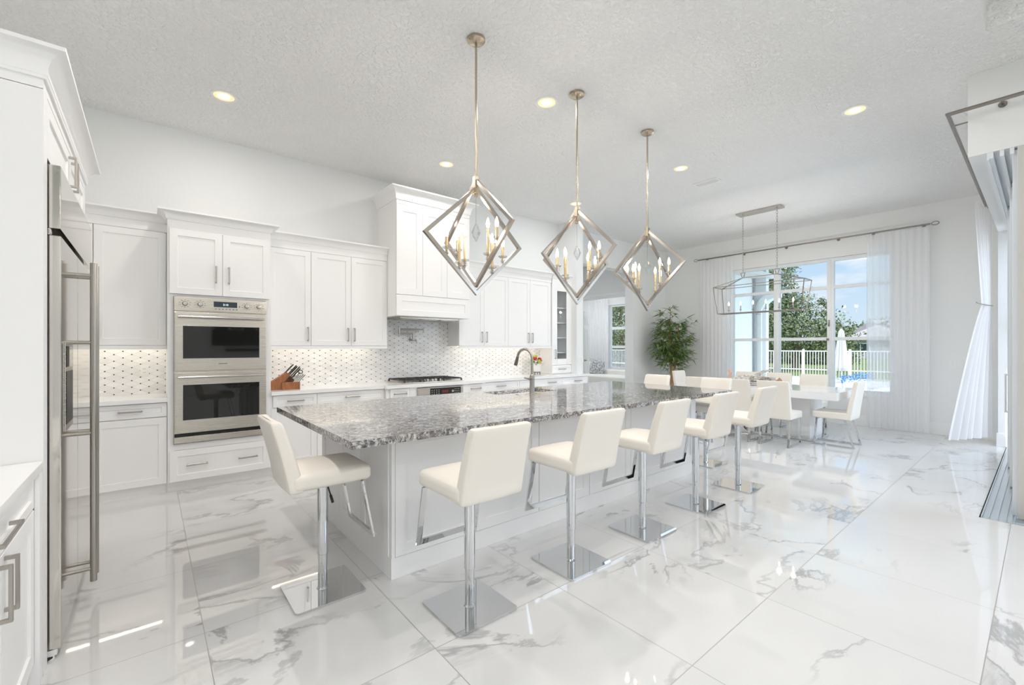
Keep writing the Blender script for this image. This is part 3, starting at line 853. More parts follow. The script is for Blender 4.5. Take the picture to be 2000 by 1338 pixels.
# ---- flower pot on the counter
r = thing('flower_pot', 'white pot of red and lime flowers on a small stand beside the glass-door tower', 'flowers', (5.22, 5.66, .914))
MB().lathe([(.0, .045), (.06, .045), (.078, .07), (.083, .12), (.086, .19), (.078, .19), (.07, .16), (0, .16)], (0, 0, 0), 24).build('pot', 'ceramic', r)
s_ = MB().tube([(.07 * math.cos(t), .07 * math.sin(t), .045) for t in [2 * math.pi * i / 16 for i in range(16)]], .006, 8, closed=True)
for i in range(4): a = i * math.pi / 2 + .5; s_.cyl((.07 * math.cos(a), .07 * math.sin(a), 0), (.07 * math.cos(a), .07 * math.sin(a), .05), .007, 8)
s_.build('stand', 'dark_metal', r)
rnd = random.Random(3)
def blossom(m, c, rad, k=9):
    for i in range(k):
        a = rnd.random() * 6.28; b = rnd.random() * 1.5
        m.sphere((c[0] + rad * .5 * math.cos(a) * math.cos(b), c[1] + rad * .5 * math.sin(a) * math.cos(b), c[2] + rad * .5 * math.sin(b)), rad * .5, 8, 5)
for c, mt in (((-.05, -.03, .27), 'red_petal'), ((.06, -.02, .26), 'red_petal'), ((.10, .02, .24), 'red_petal'), ((.0, .05, .28), 'red_petal'), ((.01, -.06, .225), 'lime_petal'), ((-.02, 0, .31), 'lime_petal'), ((-.11, -.02, .24), 'lime_petal')):
    m = MB(); blossom(m, c, .042); m.build('flower', mt, r)
m = MB()
for i in range(40):
    a = rnd.random() * 6.28; q = .05 + rnd.random() * .09; z = .17 + rnd.random() * .10
    p = Vector((q * math.cos(a), q * math.sin(a), z)); t = Vector((math.cos(a), math.sin(a), .3)) * .05; s = Vector((-math.sin(a), math.cos(a), 0)) * .016
    m.face([p - t * .4, p + s, p + t, p - s])
m.build('leaves', 'leaf_green', r)

# ------------------------------------------------------------------ island
IX0, IX1, IY0, IY1 = 1.116, 4.70, 2.486, 3.86
r = thing('kitchen_island', 'long white panelled kitchen island under the granite top', 'island', (IX0, IY0, 0))
W, D = IX1 - IX0, IY1 - IY0
MB().box(.012, W - .012, .012, D - .022, 0, .874).build('body', CW, r)
MB().box(0, W, 0, D, 0, .128, .003).build('base_trim', CW, r)
n = 6; x0 = .022; wd = (W - .044) / n
for i in range(n):
    m = MB(); shaker(m, x0 + i * wd + .001, x0 + (i + 1) * wd - .001, .13, .872, .07, .011, -.006, .018); m.build('front_panel', CW, r)
for a_ in (0, W - .022): MB().box(a_, a_ + .022, -.006, .04, .13, .874, .001).build('corner_post', CW, r)
for (y0, y1) in ((.03, D / 3 + .02), (D / 3 + .02, 2 * D / 3), (2 * D / 3, D - .03)):
    for nm, xx, rot in (('end_panel', 0, -90), ('end_panel', W, 90)):
        m = MB(); shaker(m, -(y1 - y0) / 2, (y1 - y0) / 2, .13, .872, .07, .008, -.006, .018)
        m.xf(Matrix.Translation((xx, (y0 + y1) / 2, 0)) @ Matrix.Rotation(R(rot), 4, 'Z')); m.build(nm, CW, r)
n = 5; wd = (W - .044) / n
for i in range(n):
    m = MB(); shaker(m, -wd / 2, wd / 2, .13, .872, .062, .009, 0, .02); m.xf(Matrix.Translation((x0 + (i + .5) * wd, D, 0)) @ Matrix.Rotation(R(180), 4, 'Z'))
    m.build('door', CW, r)
TX0, TX1, TY0, TY1 = .79, 5.06, 2.24, 3.92
SX0, SX1, SY0, SY1 = 2.72, 3.50, 3.44, 3.80
def island_top():
    m = MB(); z0, z1 = .874, .914
    for a in (dict(x0=TX0, x1=SX0, y0=TY0, y1=TY1), dict(x0=SX1, x1=TX1, y0=TY0, y1=TY1), dict(x0=SX0, x1=SX1, y0=TY0, y1=SY0), dict(x0=SX0, x1=SX1, y0=SY1, y1=TY1)):
        m.box(a['x0'], a['x1'], a['y0'], a['y1'], z0, z1)
    bmesh.ops.remove_doubles(m.bm, verts=m.bm.verts, dist=1e-5)
    o = m.build('granite_countertop', 'granite', smooth=False)
    tag(o, 'large grey speckled granite countertop covering the kitchen island', 'countertop')
island_top()
r = thing('sink', 'undermount sink set into the granite island behind the faucet', 'sink', (SX0, SY0, 0))
w_, d_ = SX1 - SX0, SY1 - SY0
MB().box(-.01, 0, -.01, d_ + .01, .68, .873).box(w_, w_ + .01, -.01, d_ + .01, .68, .873).box(0, w_, -.01, 0, .68, .873).box(0, w_, d_, d_ + .01, .68, .873).box(0, w_, 0, d_, .67, .68).build('basin', 'steel', r, smooth=False)
MB().lathe([(0, .684), (.04, .684), (.045, .68)], (w_ / 2, d_ / 2, 0), 20).build('drain', 'dark_metal', r)
# pull-down faucet
r = thing('kitchen_faucet', 'brushed nickel gooseneck pull-down faucet on the granite island', 'faucet', (3.05, 3.37, .914), R(12))
MB().lathe([(0, 0), (.031, 0), (.031, .006), (.027, .012), (.025, .10), (.027, .16), (.024, .19), (.014, .20), (0, .20)], (0, 0, 0), 24).build('base_body', 'nickel', r)
pts = [(0, 0, .19), (0, 0, .36)]
for i in range(1, 13):
    t = math.pi * i / 12 * .94; pts.append((0, .095 - .095 * math.cos(t), .36 + .10 * math.sin(t)))
MB().tube(pts, .0135, 14).build('spout', 'nickel', r)
e = Vector(pts[-1]); dn = (Vector(pts[-1]) - Vector(pts[-2])).normalized()
MB().tube([e, e + dn * .03, e + dn * .085, e + dn * .095], .017, 14, taper=[.85, 1, 1.15, 1.05]).build('spray_head', 'dark_metal', r)
MB().cyl((0, 0, .155), (-.04, .0, .155), .016).tube([(-.035, 0, .155), (-.06, .0, .157), (-.13, .0, .17)], .009, 10, taper=[1.2, .9, .8]).build('lever', 'nickel', r)
tag(MB().lathe([(0, .006), (.014, .006), (.02, .003), (.021, 0)], (2.88, 3.40, .914), 16).build('air_button', 'nickel'), 'small round metal button on the granite beside the sink', 'button')

# ------------------------------------------------------------------ bar stools
def make_stool(label):
    r = thing('bar_stool', label, 'bar stool', (0, 0, 0), 0, 'cream bar stools around the island')
    m = MB(); m.box(-.187, .187, -.187, .187, 0, .012)
    es = [e for e in m.bm.edges if abs(e.verts[0].co.z - e.verts[1].co.z) > .005]
    bmesh.ops.bevel(m.bm, geom=es, offset=.02, segments=4, affect='EDGES', profile=.5)
    m.build('base_plate', 'plate_chrome', r)
    MB().lathe([(0, .012), (.034, .012), (.0258, .02), (.0255, .03), (.0255, .215), (.0, .215)], (0, 0, 0), 28).build('pole', 'chrome', r)
    MB().lathe([(0, .207), (.0255, .207), (.0295, .210), (.0295, .60), (.04, .605), (.05, .635), (0, .635)], (0, 0, 0), 28).build('pole_sleeve', 'chrome', r)
    m = MB().cushion(.40, .42, .09, .032, (0, .005, .682), .022); m.build('seat', 'leather', r)
    m = MB().cushion(.385, .075, .385, .022, (0, 0, 0)); m.bm.verts.ensure_lookup_table()
    for v in m.bm.verts:
        h = (v.co.z + .1925) / .385
        v.co.x *= 1.0 - .05 * h
        v.co.y = v.co.y * (1.12 - .25 * h) - .075 * h - .028 * h * h + .012
        v.co.y += -.010 * (1 - (v.co.x / .2) ** 2) if v.co.y > -.03 - .07 * h else 0
    m.xf(Matrix.Translation((0, -.187, .822))); m.build('backrest', 'leather', r)
    f = MB().tube([(-.182, .16, .64), (-.186, .222, .322), (.186, .222, .322), (.182, .16, .64)], .0055, 4, r2=.015)
    f.build('footrest', 'chrome', r)
    MB().tube([(.03, .0, .632), (.09, .0, .622), (.15, .0, .575)], .004, 8).tube([(.145, .0, .579), (.18, .0, .55)], .0075, 8).build('lever', 'black', r)
    return r
st = make_stool('cream leather bar stool at the short end of the island nearest the ovens')
st.location = (.772, 2.65, 0); st.rotation_euler = (0, 0, R(-90))
G_ = 'cream bar stools around the island'
order = ['cream bar stool at the island corner nearest the ovens, first along the long seating side',
         'cream bar stool second along the long seating side, counting from the oven end',
         'cream bar stool in the middle of the five on the long seating side',
         'cream bar stool fourth along the long seating side, counting from the oven end',
         'cream bar stool last along the long seating side, next to the dining chairs']
for i, x in enumerate((1.33, 2.125, 2.925, 3.735, 4.58)):
    dup(st, (x, 1.97, 0), R(-1 if i % 2 else 0), order[i], G_)
dup(st, (5.17, 2.60, 0), R(90), 'cream bar stool at the dining end of the island, nearer the long seating side', G_)
dup(st, (5.17, 3.42, 0), R(90), 'cream bar stool at the dining end of the island, nearer the bamboo plant', G_)

# ------------------------------------------------------------------ pendants
def bulb_prof(h=.075, r_=.014):
    return [(0, 0), (r_ * .6, 0), (r_ * .75, h * .1), (r_, h * .35), (r_ * .8, h * .6), (r_ * .35, h * .85), (0, h)]
def make_pendant(label):
    r = thing('pendant_light', label, 'pendant light', (0, 0, ZC), 0, 'diamond lantern pendants over the island')
    MB().lathe([(0, 0), (.068, 0), (.068, -.018), (.05, -.032), (.012, -.038), (0, -.038)], (0, 0, 0), 28).build('canopy', 'bronze', r)
    MB().cyl((0, 0, -.03), (0, 0, -1.06), .0085, 12).build('rod', 'bronze', r)
    z0 = -ZC
    MB().box(-.02, .02, -.02, .02, z0 + 2.545, z0 + 2.675, .003).box(-.012, .012, -.012, .012, z0 + 2.52, z0 + 2.55, .003).build('hub', 'bronze', r)
    for ax, zt in (('x', 2.195), ('y', 2.255)):
        hw, hh = .425, .395
        pts = []
        for a, b in ((0, hh), (hw, 0), (0, -hh), (-hw, 0)):
            pts.append((a, 0, z0 + zt + b) if ax == 'x' else (0, a, z0 + zt + b))
        fr = MB().tube(pts, .012, 4, closed=True, r2=.0125).build('diamond_frame', 'polished_nickel', r)
        for sx in (-1, 1):
            for q, hgt in ((.255, .085), (.15, .20)):
                zb = z0 + zt - hh + hh * q / hw + .012
                X = sx * q
                pos = (X, 0, zb) if ax == 'x' else (0, X, zb)
                cn = MB().cyl((pos[0], pos[1], zb + .045), (pos[0], pos[1], zb + .05 + hgt), .0105, 12).build('candle', 'brass', r)
                MB().cyl((pos[0], pos[1], zb - .015), (pos[0], pos[1], zb + .05), .0085, 10).build('candle_cup', 'polished_nickel', cn)
                MB().lathe([(.0105, .045), (.03, .052), (.036, .062), (.032, .064), (.012, .054)], (pos[0], pos[1], zb), 10).lathe([(.009, .01), (.02, .02), (.014, .035), (.009, .04)], (pos[0], pos[1], zb), 8).build('crystal_bobeche', 'crystal', cn, smooth=False)
                MB().lathe(bulb_prof(), (pos[0], pos[1], zb + .05 + hgt), 10).build('bulb', 'bulb', cn)
    MB().cyl((0, 0, z0 + 2.53), (0, 0, z0 + 2.325), .0012, 6).build('crystal_wire', 'dark_metal', r)
    MB().lathe([(0, .14), (.012, .125), (.034, .07), (.026, .045), (.008, .012), (0, 0)], (0, 0, z0 + 2.185), 7).build('crystal_drop', 'crystal', r, smooth=False)
    return r
pd = make_pendant('diamond lantern pendant nearest the ovens, hanging lowest and largest in view')
pd.location = (1.895, 2.72, ZC)
dup(pd, (3.015, 2.72, ZC), 0, 'diamond lantern pendant in the middle of the three over the island')
dup(pd, (4.131, 2.72, ZC), 0, 'diamond lantern pendant nearest the dining table, last of the three over the island')

# ------------------------------------------------------------------ recessed lights and ceiling vent
def make_can(label):
    r = thing('recessed_light', label, 'ceiling light', (0, 0, ZC), 0, 'recessed ceiling lights')
    MB().lathe([(.107, 0), (.107, -.004), (.098, -.007), (.084, -.005), (.082, 0)], (0, 0, 0), 32).build('trim_ring', 'trim_white', r)
    MB().lathe([(.083, -.004), (.052, -.0025)], (0, 0, 0), 32).build('reflector', 'can_cone_glow', r)
    MB().lathe([(.052, -.0035), (0, -.0035)], (0, 0, 0), 32).build('lamp_lens', 'can_lens', r)
    return r
cans = [(.533, 4.82, 'recessed ceiling light above the oven tower'), (2.902, 3.0, 'recessed ceiling light between the first two pendant rods'),
        (2.902, 4.82, 'recessed ceiling light above the range hood'), (5.32, 1.18, 'recessed ceiling light nearest the sliding glass doors'),
        (5.31, 3.0, 'recessed ceiling light beside the ceiling vent'), (5.31, 4.82, 'recessed ceiling light behind the middle pendant rod'),
        (.533, 3.0, 'recessed ceiling light above the refrigerator aisle'), (.533, 1.18, 'recessed ceiling light above the near walkway'),
        (2.902, 1.18, 'recessed ceiling light above the stools, outside the picture')]
can0 = None
for x, y, lb in cans[:6]:
    if can0 is None: can0 = make_can(lb); can0.location = (x, y, ZC)
    else: dup(can0, (x, y, ZC), 0, lb)
def can_or_fill(x, y, pw=CAN_W, z=ZC - .012, col=(1, .965, .94)):
    l = bpy.data.lights.new('can_or_fill_lamp', 'AREA'); l.shape = 'DISK'; l.size = .12; l.energy = pw; l.color = col
    o = bpy.data.objects.new('can_or_fill_lamp', l); C.objects.link(o); o.location = (x, y, z)
for x, y, lb in cans: can_or_fill(x, y, CAN_W * (.56 if y > 4 else 1.1 if y > 2 else .8), col=(1, .94, .895) if x < 4 else (.98, .98, 1))
for x, y in ((-1.5, 1.2), (-2.8, -1.5), (0, -4.3), (3.3, -4.3), (0.4, -2), (3.3, -2), (.5, -.7), (2.9, -.7)): can_or_fill(x, y, CAN_W * (.6 if y > -1 else 1.5), ZC + (.43 if LX0 + 1 < x < TX and LY0 + 1 < y < TY else -.012))  # unseen living area lamps, added overhead as fill light for the kitchen
for x, y, k in ((7.3, 8.0, 2.2), (11.6, 8.0, 2.0), (11.6, 10.6, 2.2)): can_or_fill(x, y, CAN_W * k, col=(.97, .98, 1))  # unseen lamps without fittings, added to lighten the hall and family room
r = thing('air_vent', 'white slatted air vent in the ceiling near the last pendant', 'vent', (6.04, 3.02, ZC))
MB().box(-.08, .08, -.17, -.15, -.012, 0, .002).box(-.08, .08, .15, .17, -.012, 0, .002).box(-.08, -.06, -.15, .15, -.012, 0, .002).box(.06, .08, -.15, .15, -.012, 0, .002).build('frame', 'trim_white', r)
m = MB()
for i in range(6): x = -.052 + i * .0195; m.prism([(x, -.15, -.002), (x + .003, -.15, -.002), (x + .010, -.15, -.012), (x + .007, -.15, -.012)], (0, .30, 0))
m.build('slats', 'trim_white', r)
MB().box(-.06, .06, -.15, .15, -.0015, -.0005).build('duct_backing', 'gap_dark', r)

# ------------------------------------------------------------------ refrigerator wall (faces +x): local x runs along +Y
r = thing('refrigerator_surround', 'tall white refrigerator surround with crown and two doors over the refrigerator', 'cabinet', (-.345, 2.70, 0), R(90))
W = 1.57
MB().box(0, .09, 0, .62, 0, 2.49).box(W - .06, W, 0, .62, 0, 2.49).box(.09, W - .06, .022, .62, 2.23, 2.49).build('body', CW, r)
door(r, .09, W / 2 + .02, 2.225, 2.488, W / 2 - .03, 2.37, .17); door(r, W / 2 + .02, W - .06, 2.225, 2.488, W / 2 + .075, 2.37, .17)
crown(r, 0, W, .62, 2.488, 2.53, 2.655, .075)
r = thing('refrigerator', 'wide stainless steel refrigerator with two tall doors and long bar handles', 'refrigerator', (-.305, 2.815, 0), R(90))
FW = 1.36; FS = .60
MB().box(.01, FW - .01, .075, .66, .03, 2.20).build('body', 'dark_metal', r)
MB().box(0, FW, 0, .07, 1.925, 2.21, .004).build('grille_panel', 'stainless_bright', r)
dd = []
for a, b in ((0, FS), (FS, FW)):
    dd.append(MB().box(a + .003, b - .003, 0, .065, .04, 1.895, .004).build('refrigerator_door', 'stainless_bright', r))
for d, hx in ((dd[0], FS - .055), (dd[1], FS + .055)):
    h = MB().cyl((hx, -.068, .10), (hx, -.068, 1.86), .0155, 18)
    for z in (.17, .92, 1.42, 1.79): h.cyl((hx, -.068, z), (hx, .002, z), .010, 12)
    h.build('handle', 'nickel', d)
m = MB().box(.10, .36, -.004, .0, 1.00, 1.42, .002); dp = m.build('water_dispenser', 'stainless', dd[0])
MB().box(.12, .34, -.006, -.003, 1.03, 1.28, .002).build('dispenser_recess', 'black', dp)
MB().box(.12, .34, -.007, -.003, 1.30, 1.40, .002).build('dispenser_display', 'oven_glass', dp)
MB().box(-.002, .02, .03, .075, 1.900, 1.918, .002).cyl((.008, .04, 1.896), (.008, .04, 1.924), .009, 12).build('hinge', 'steel', r)
MB().cyl((.012, .035, .0), (.012, .035, .045), .014).box(-.005, .03, .012, .065, .02, .045, .003).build('leveling_foot', 'white_plastic', r)
MB().tube([(.005, .03, .012), (-.012, .05, .010), (-.02, .09, .03), (-.01, .12, .06)], .007, 8).build('power_cord', 'black', r)

# foreground base cabinet left of the refrigerator
r = thing('base_cabinet', 'white base cabinet in front of the tall refrigerator panel with long bar pulls', 'cabinet', (-.362, 1.58, 0), R(90))
W = 1.11
MB().box(0, W, .022, .64, .10, .874).box(0, W - .10, .08, .64, 0, .10).box(1.05, W - .06, 0, .03, .10, .874, .002).box(W - .06, W, -.016, .64, 0, .874, .002).build('body', CW, r)
drawer(r, 0, 1.05, .735, .868, [.515], .26)
door(r, 0, .525, .10, .732, .525 - .045, .625, .18); door(r, .525, 1.05, .10, .732, .525 + .045, .625, .18)
tag(MB().box(-1.0, -.345, 1.38, 2.697, .874, .914, .004).build('countertop', 'quartz'), 'white quartz countertop in the foreground beside the refrigerator panel', 'countertop')

# ------------------------------------------------------------------ dining set
TBX0, TBX1, TBY0, TBY1 = 7.31, 8.45, 1.82, 4.20
r = thing('dining_table', 'white lacquered dining table with a thick top under the cage chandelier', 'table', ((TBX0 + TBX1) / 2, (TBY0 + TBY1) / 2, 0))
hx, hy = (TBX1 - TBX0) / 2, (TBY1 - TBY0) / 2
MB().box(-hx, hx, -hy, hy, .65, .76, .004).build('tabletop', 'white_lacquer', r)
for s in (-1, 1):
    MB().box(-.28, .28, s * .62 - .16, s * .62 + .16, .03, .65, .003).build('pedestal', 'white_lacquer', r)
MB().box(-.34, .34, -.85, .85, .0, .035, .003).build('base_plate', 'plate_chrome', r)
def make_chair(label):
    r = thing('dining_chair', label, 'chair', (0, 0, 0), 0, 'cream dining chairs around the table')
    MB().cushion(.43, .44, .10, .022, (0, .0, .43), .012).build('seat', 'leather', r)
    m = MB().cushion(.43, .07, .54, .02, (0, 0, 0))
    for v in m.bm.verts:
        h = (v.co.z + .27) / .54
        v.co.x *= 1.0 - .03 * h
        v.co.y = v.co.y * (1.1 - .25 * h) - .07 * h - .02 * h * h
    m.xf(Matrix.Translation((0, -.205, .65))); m.build('backrest', 'leather', r)
    for s in (-1, 1):
        x = s * .185
        MB().tube([(x, .17, .385), (x, .20, .011), (x, -.26, .011), (x, -.16, .385)], .010, 4, r2=.013).build('leg_frame', 'chrome', r)
    MB().tube([(-.185, .16, .375), (.185, .16, .375)], .008, 4).tube([(-.185, -.15, .375), (.185, -.15, .375)], .008, 4).build('cross_bar', 'chrome', r)
    return r
ch = make_chair('cream dining chair at the table end nearest the sliding doors, turned sideways')
ch.location = (7.63, 1.93, 0)
GC = 'cream dining chairs around the table'
for x, y, rz, lb in ((7.06, 2.44, -90, 'cream dining chair on the island side of the table, nearest the sliding doors'),
                     (7.06, 2.96, -90, 'cream dining chair in the middle of the island side of the table'),
                     (7.06, 3.52, -90, 'cream dining chair on the island side of the table, nearest the bamboo plant'),
                     (8.68, 2.57, 90, 'cream dining chair on the window side of the table, nearest the sliding doors'),
                     (8.68, 3.12, 90, 'cream dining chair in the middle of the window side of the table'),
                     (8.68, 3.68, 90, 'cream dining chair on the window side of the table, hidden behind the centrepiece'),
                     (8.32, 4.46, 180, 'pale dining chair at the table end in front of the bamboo plant')):
    dup(ch, (x, y, 0), R(rz), lb, GC)

# centrepiece on the table
r = thing('centerpiece', 'driftwood centrepiece with white orchids and brown shells on the dining table', 'centerpiece', (7.85, 3.10, .76))
pts = [(-.02, .42, .06), (.02, .25, .09), (0, .05, .10), (.02, -.12, .11), (0, -.34, .08)]
MB().tube(pts, .055, 9, taper=[.5, .95, 1.1, .9, .4]).tube([(0, .08, .10), (.01, -.04, .17), (.0, -.14, .235), (0, -.26, .26)], .03, 8, taper=[1.2, 1, .8, .35]).build('driftwood', 'driftwood', r)
MB().tube([(.0, .42, .04), (.02, .43, .12), (0, .40, .19), (.01, .43, .235), (.0, .41, .25)], .028, 8, taper=[1.2, 1.0, .8, .9, .3]).build('coral_branch', 'shell_pink', r)
rnd = random.Random(11)
for c in ((-.06, .02, .15), (.05, -.10, .17), (-.04, -.20, .14), (.02, .14, .14), (-.06, -.02, .08), (.0, -.30, .13)):
    m = MB()
    for i in range(5):
        a = i * 1.257 + rnd.random(); p = Vector(c); t = Vector((math.cos(a), math.sin(a) * .9, .35 * rnd.random()))
        s = Vector((-math.sin(a), math.cos(a), .2)) * .03
        m.face([p, p + t * .03 + s, p + t * .068, p + t * .03 - s])
    m.sphere(c, .012, 8, 5); m.build('orchid', 'white_petal', r)
for c, q in (((-.02, -.36, .05), .055), ((.03, .17, .045), .04)):
    MB().sphere(c, q, 10, 7, (1, 1.15, .95)).lathe([(0, 0), (q * .8, .01), (q * .4, .05), (0, .075)], (c[0], c[1] - .02, c[2] + q * .4), 9).build('shell', 'shell_brown', r)
m = MB()
for i in range(60):
    p = Vector((rnd.uniform(-.1, .1), rnd.uniform(-.3, .15), rnd.uniform(.015, .09))); a = rnd.random() * 6.28
    t = Vector((math.cos(a), math.sin(a), rnd.uniform(-.2, .6))) * .04; s = Vector((-math.sin(a), math.cos(a), 0)) * .014
    m.face([p - t, p + s, p + t, p - s])
m.build('dark_leaves', 'dark_leaf', r)
MB().lathe([(0, .0), (.10, .0), (.16, .018), (.155, .022), (.09, .008), (0, .008)], (0, -.05, 0), 24).build('glass_dish', 'ceramic', r)

# ------------------------------------------------------------------ linear cage chandelier
def chandelier():
    cx, cy = 7.97, 3.075
    r = thing('linear_chandelier', 'long nickel cage chandelier with six candle lights above the dining table', 'chandelier', (cx, cy, ZC))
    z = lambda q: q - ZC
    MB().box(-.10, .10, -.35, .35, -.028, 0, .003).build('canopy', 'polished_nickel', r)
    E = [(-.17, -.71), (.17, -.71), (.17, .71), (-.17, .71)]; Bm = [(-.125, -.655), (.125, -.655), (.125, .655), (-.125, .655)]
    ze, zb, zr = z(2.46), z(1.99), z(2.60); RD = [(0, -.27, zr), (0, .27, zr)]
    m = MB(); q = .0055
    for i in range(4):
        a, b = E[i], E[(i + 1) % 4]; m.tube([(*a, ze), (*b, ze)], q, 4)
        c, d = Bm[i], Bm[(i + 1) % 4]; m.tube([(*c, zb), (*d, zb)], q, 4)
        m.tube([(*a, ze), (*c, zb)], q, 4); m.tube([(*a, ze), RD[0 if a[1] < 0 else 1]], q, 4)
    m.tube(RD, q, 4); m.build('cage', 'rod_metal', r)
    MB().box(-.014, .014, -.655, .655, zb - .006, zb + .006).build('candle_bar', 'rod_metal', r)
    for i in range(6):
        y = -.505 + i * .203
        c = MB().cyl((0, y, zb + .055), (0, y, zb + .14), .0095, 10).build('candle', 'nickel', r)
        MB().cyl((0, y, zb), (0, y, zb + .055), .004, 8).lathe([(0, .048), (.02, .05), (.022, .056), (0, .056)], (0, y, zb), 12).build('candle_cup', 'rod_metal', c)
        MB().lathe(bulb_prof(.07, .012), (0, y, zb + .14), 10).build('bulb', 'bulb', c)
    for y in (-.27, .27):
        t = MB().tube([(0, y - .012, zr), (0, y - .035, zr + .085), (0, y + .035, zr + .085), (0, y + .012, zr)], .005, 4); t.build('chain_bracket', 'rod_metal', r)
        m = MB(); n = 22; z0, z1 = zr + .08, -.025; s = (z1 - z0) / n
        for k in range(n):
            c = z0 + (k + .5) * s; L = s * .72; wq = .011
            ring = []
            for j in range(10):
                a = 2 * math.pi * j / 10; u = math.cos(a) * wq; ring.append((u, y, c + math.sin(a) * L) if k % 2 else (0, y + u, c + math.sin(a) * L))
            m.tube(ring, .0024, 5, closed=True)
        m.build('chain', 'nickel', r)
chandelier()
for px_ in (1.895, 3.015, 4.131):       # the pendants' bulbs
    for dx, dy, z in ((-.255, 0, 2.22), (.255, 0, 2.22), (0, -.255, 2.28), (0, .255, 2.28)):
        l = bpy.data.lights.new('pendant_lamp', 'POINT'); l.energy = 1.9; l.color = (1, .93, .86); l.shadow_soft_size = .02
        o = bpy.data.objects.new('pendant_lamp', l); C.objects.link(o); o.location = (px_ + dx, 2.72 + dy, z + .045)
for i in range(6):
    l = bpy.data.lights.new('chandelier_lamp', 'POINT'); l.energy = 4.0; l.color = (1, .90, .80); l.shadow_soft_size = .03
    o = bpy.data.objects.new('chandelier_lamp', l); C.objects.link(o); o.location = (7.97, 3.075 - .505 + i * .203, 2.27)

# ------------------------------------------------------------------ bamboo plant
def leaf(m, p, d, L, wd, droop=.25):
    d = d.normalized(); s = d.cross(Vector((0, 0, 1)))
    s = s.normalized() if s.length > .01 else Vector((1, 0, 0))
    a = p; b = p + d * L * .35 + Vector((0, 0, .02 * L)); c = p + d * L + Vector((0, 0, -droop * L))
    m.face([a, b + s * wd, c, b - s * wd])
def bamboo():
    cx, cy = 9.02, 5.31
    r = thing('bamboo_plant', 'tall potted bamboo plant with bare canes in the dining corner', 'plant', (cx, cy, 0))
    MB().lathe([(0, 0), (.14, 0), (.17, .28), (.18, .30), (.165, .30), (.155, .26), (0, .26)], (0, 0, 0), 24).build('pot', 'pot', r)
    rn = random.Random(5); tops = []
    for i in range(9):
        a = rn.random() * 6.28; q = rn.random() * .07; b = Vector((q * math.cos(a), q * math.sin(a), .25))
        t = b + Vector((rn.uniform(-.12, .12), rn.uniform(-.16, .16), rn.uniform(1.2, 1.95)))
        pts = [b.lerp(t, k / 6) + Vector((rn.uniform(-.01, .01), rn.uniform(-.01, .01), 0)) for k in range(7)]
        MB().tube(pts, rn.uniform(.012, .022), 8, taper=[1, 1, .95, .9, .75, .6, .35]).build('cane', 'cane', r); tops.append((b, t))
    m = MB()
    for k in range(230):
        b, t = tops[rn.randrange(len(tops))]
        h = rn.uniform(.48, 1.04); p = b.lerp(t, h)
        z = p.z; spread = .46 * math.sqrt(max(.12, 1 - ((z - 1.42) / .85) ** 2))
        a = rn.random() * 6.28; d = Vector((math.cos(a), math.sin(a), rn.uniform(-.05, .65)))
        e = p + d.normalized() * spread * rn.uniform(.3, 1.0)
        if cx + e.x > XW - .25: e.x = XW - .25 - cx
        if cy + e.y > YB - .25: e.y = YB - .25 - cy
        m.tube([p, e], .002, 4)
        for j in range(11):
            q = p.lerp(e, rn.uniform(.55, 1.05)); a2 = a + rn.uniform(-1.1, 1.1)
            leaf(m, q, Vector((math.cos(a2), math.sin(a2), rn.uniform(-.5, .5))), rn.uniform(.13, .23), rn.uniform(.010, .016), rn.uniform(.0, .35))
    m.build('foliage', 'bamboo_leaves', r, smooth=False)
bamboo()

# ------------------------------------------------------------------ curtains and rods
def drape(name, label, mat, P0, P1, z0, z1, folds, amp, tie=None, nz=40, flare=0):
    """sheer hung from P0 to P1 (xy); tie=(z, fraction, side shift) pinches it"""
    m = MB(); n = folds * 10; P0 = Vector((*P0, 0)); P1 = Vector((*P1, 0)); d = P1 - P0; L = d.length; u = d / L; nrm = Vector((-u.y, u.x, 0))
    rn = random.Random(len(label)); ph = [rn.uniform(-.9, .9) for _ in range(folds + 2)]; ap = [rn.uniform(.55, 1.15) for _ in range(folds + 2)]
    rows = []
    for i in range(nz + 1):
        f = i / nz; z = z1 + (z0 - z1) * f; row = []
        for j in range(n + 1):
            s = j / n; k = s * folds; ki = int(k); kf = k - ki
            a = ap[ki] * (1 - kf) + ap[ki + 1] * kf; p_ = ph[ki] * (1 - kf) + ph[ki + 1] * kf
            off = amp * a * math.sin(2 * math.pi * k + p_ * f * 1.4) * (.45 + .75 * f)
            sx = s * L
            if tie:
                zt, frac, side, spread = tie
                w = max(0, 1 - abs(z - zt) / (zt - z0 if z < zt else z1 - zt)); w = w ** 1.1
                c = side * L
                sc_ = (1 - w) + frac * w
                if z < zt: sc_ *= 1 + spread * ((zt - z) / (zt - z0)) * (1 - w * .2)
                sx = c + (sx - c) * sc_
            if tie and z < tie[0]: off += flare * ((tie[0] - z) / (tie[0] - z0)) ** .8 * s
            row.append(m.bm.verts.new(P0 + u * sx + nrm * off + Vector((0, 0, z))))
        rows.append(row)
    for A, B in zip(rows, rows[1:]):
        for j in range(n): m.bm.faces.new([A[j], A[j + 1], B[j + 1], B[j]])
    o = m.build(name, mat, ang=180)
    return tag(o, label, 'curtain')
drape('sheer_curtain', 'white sheer curtain on the left of the dining window behind the chandelier', 'sheer', (9.60, 4.95), (9.60, 4.24), .015, 3.33, 8, .026)
drape('sheer_curtain', 'white sheer curtain on the right of the dining window', 'sheer', (9.60, 1.97), (9.60, 1.17), .015, 3.33, 9, .028)
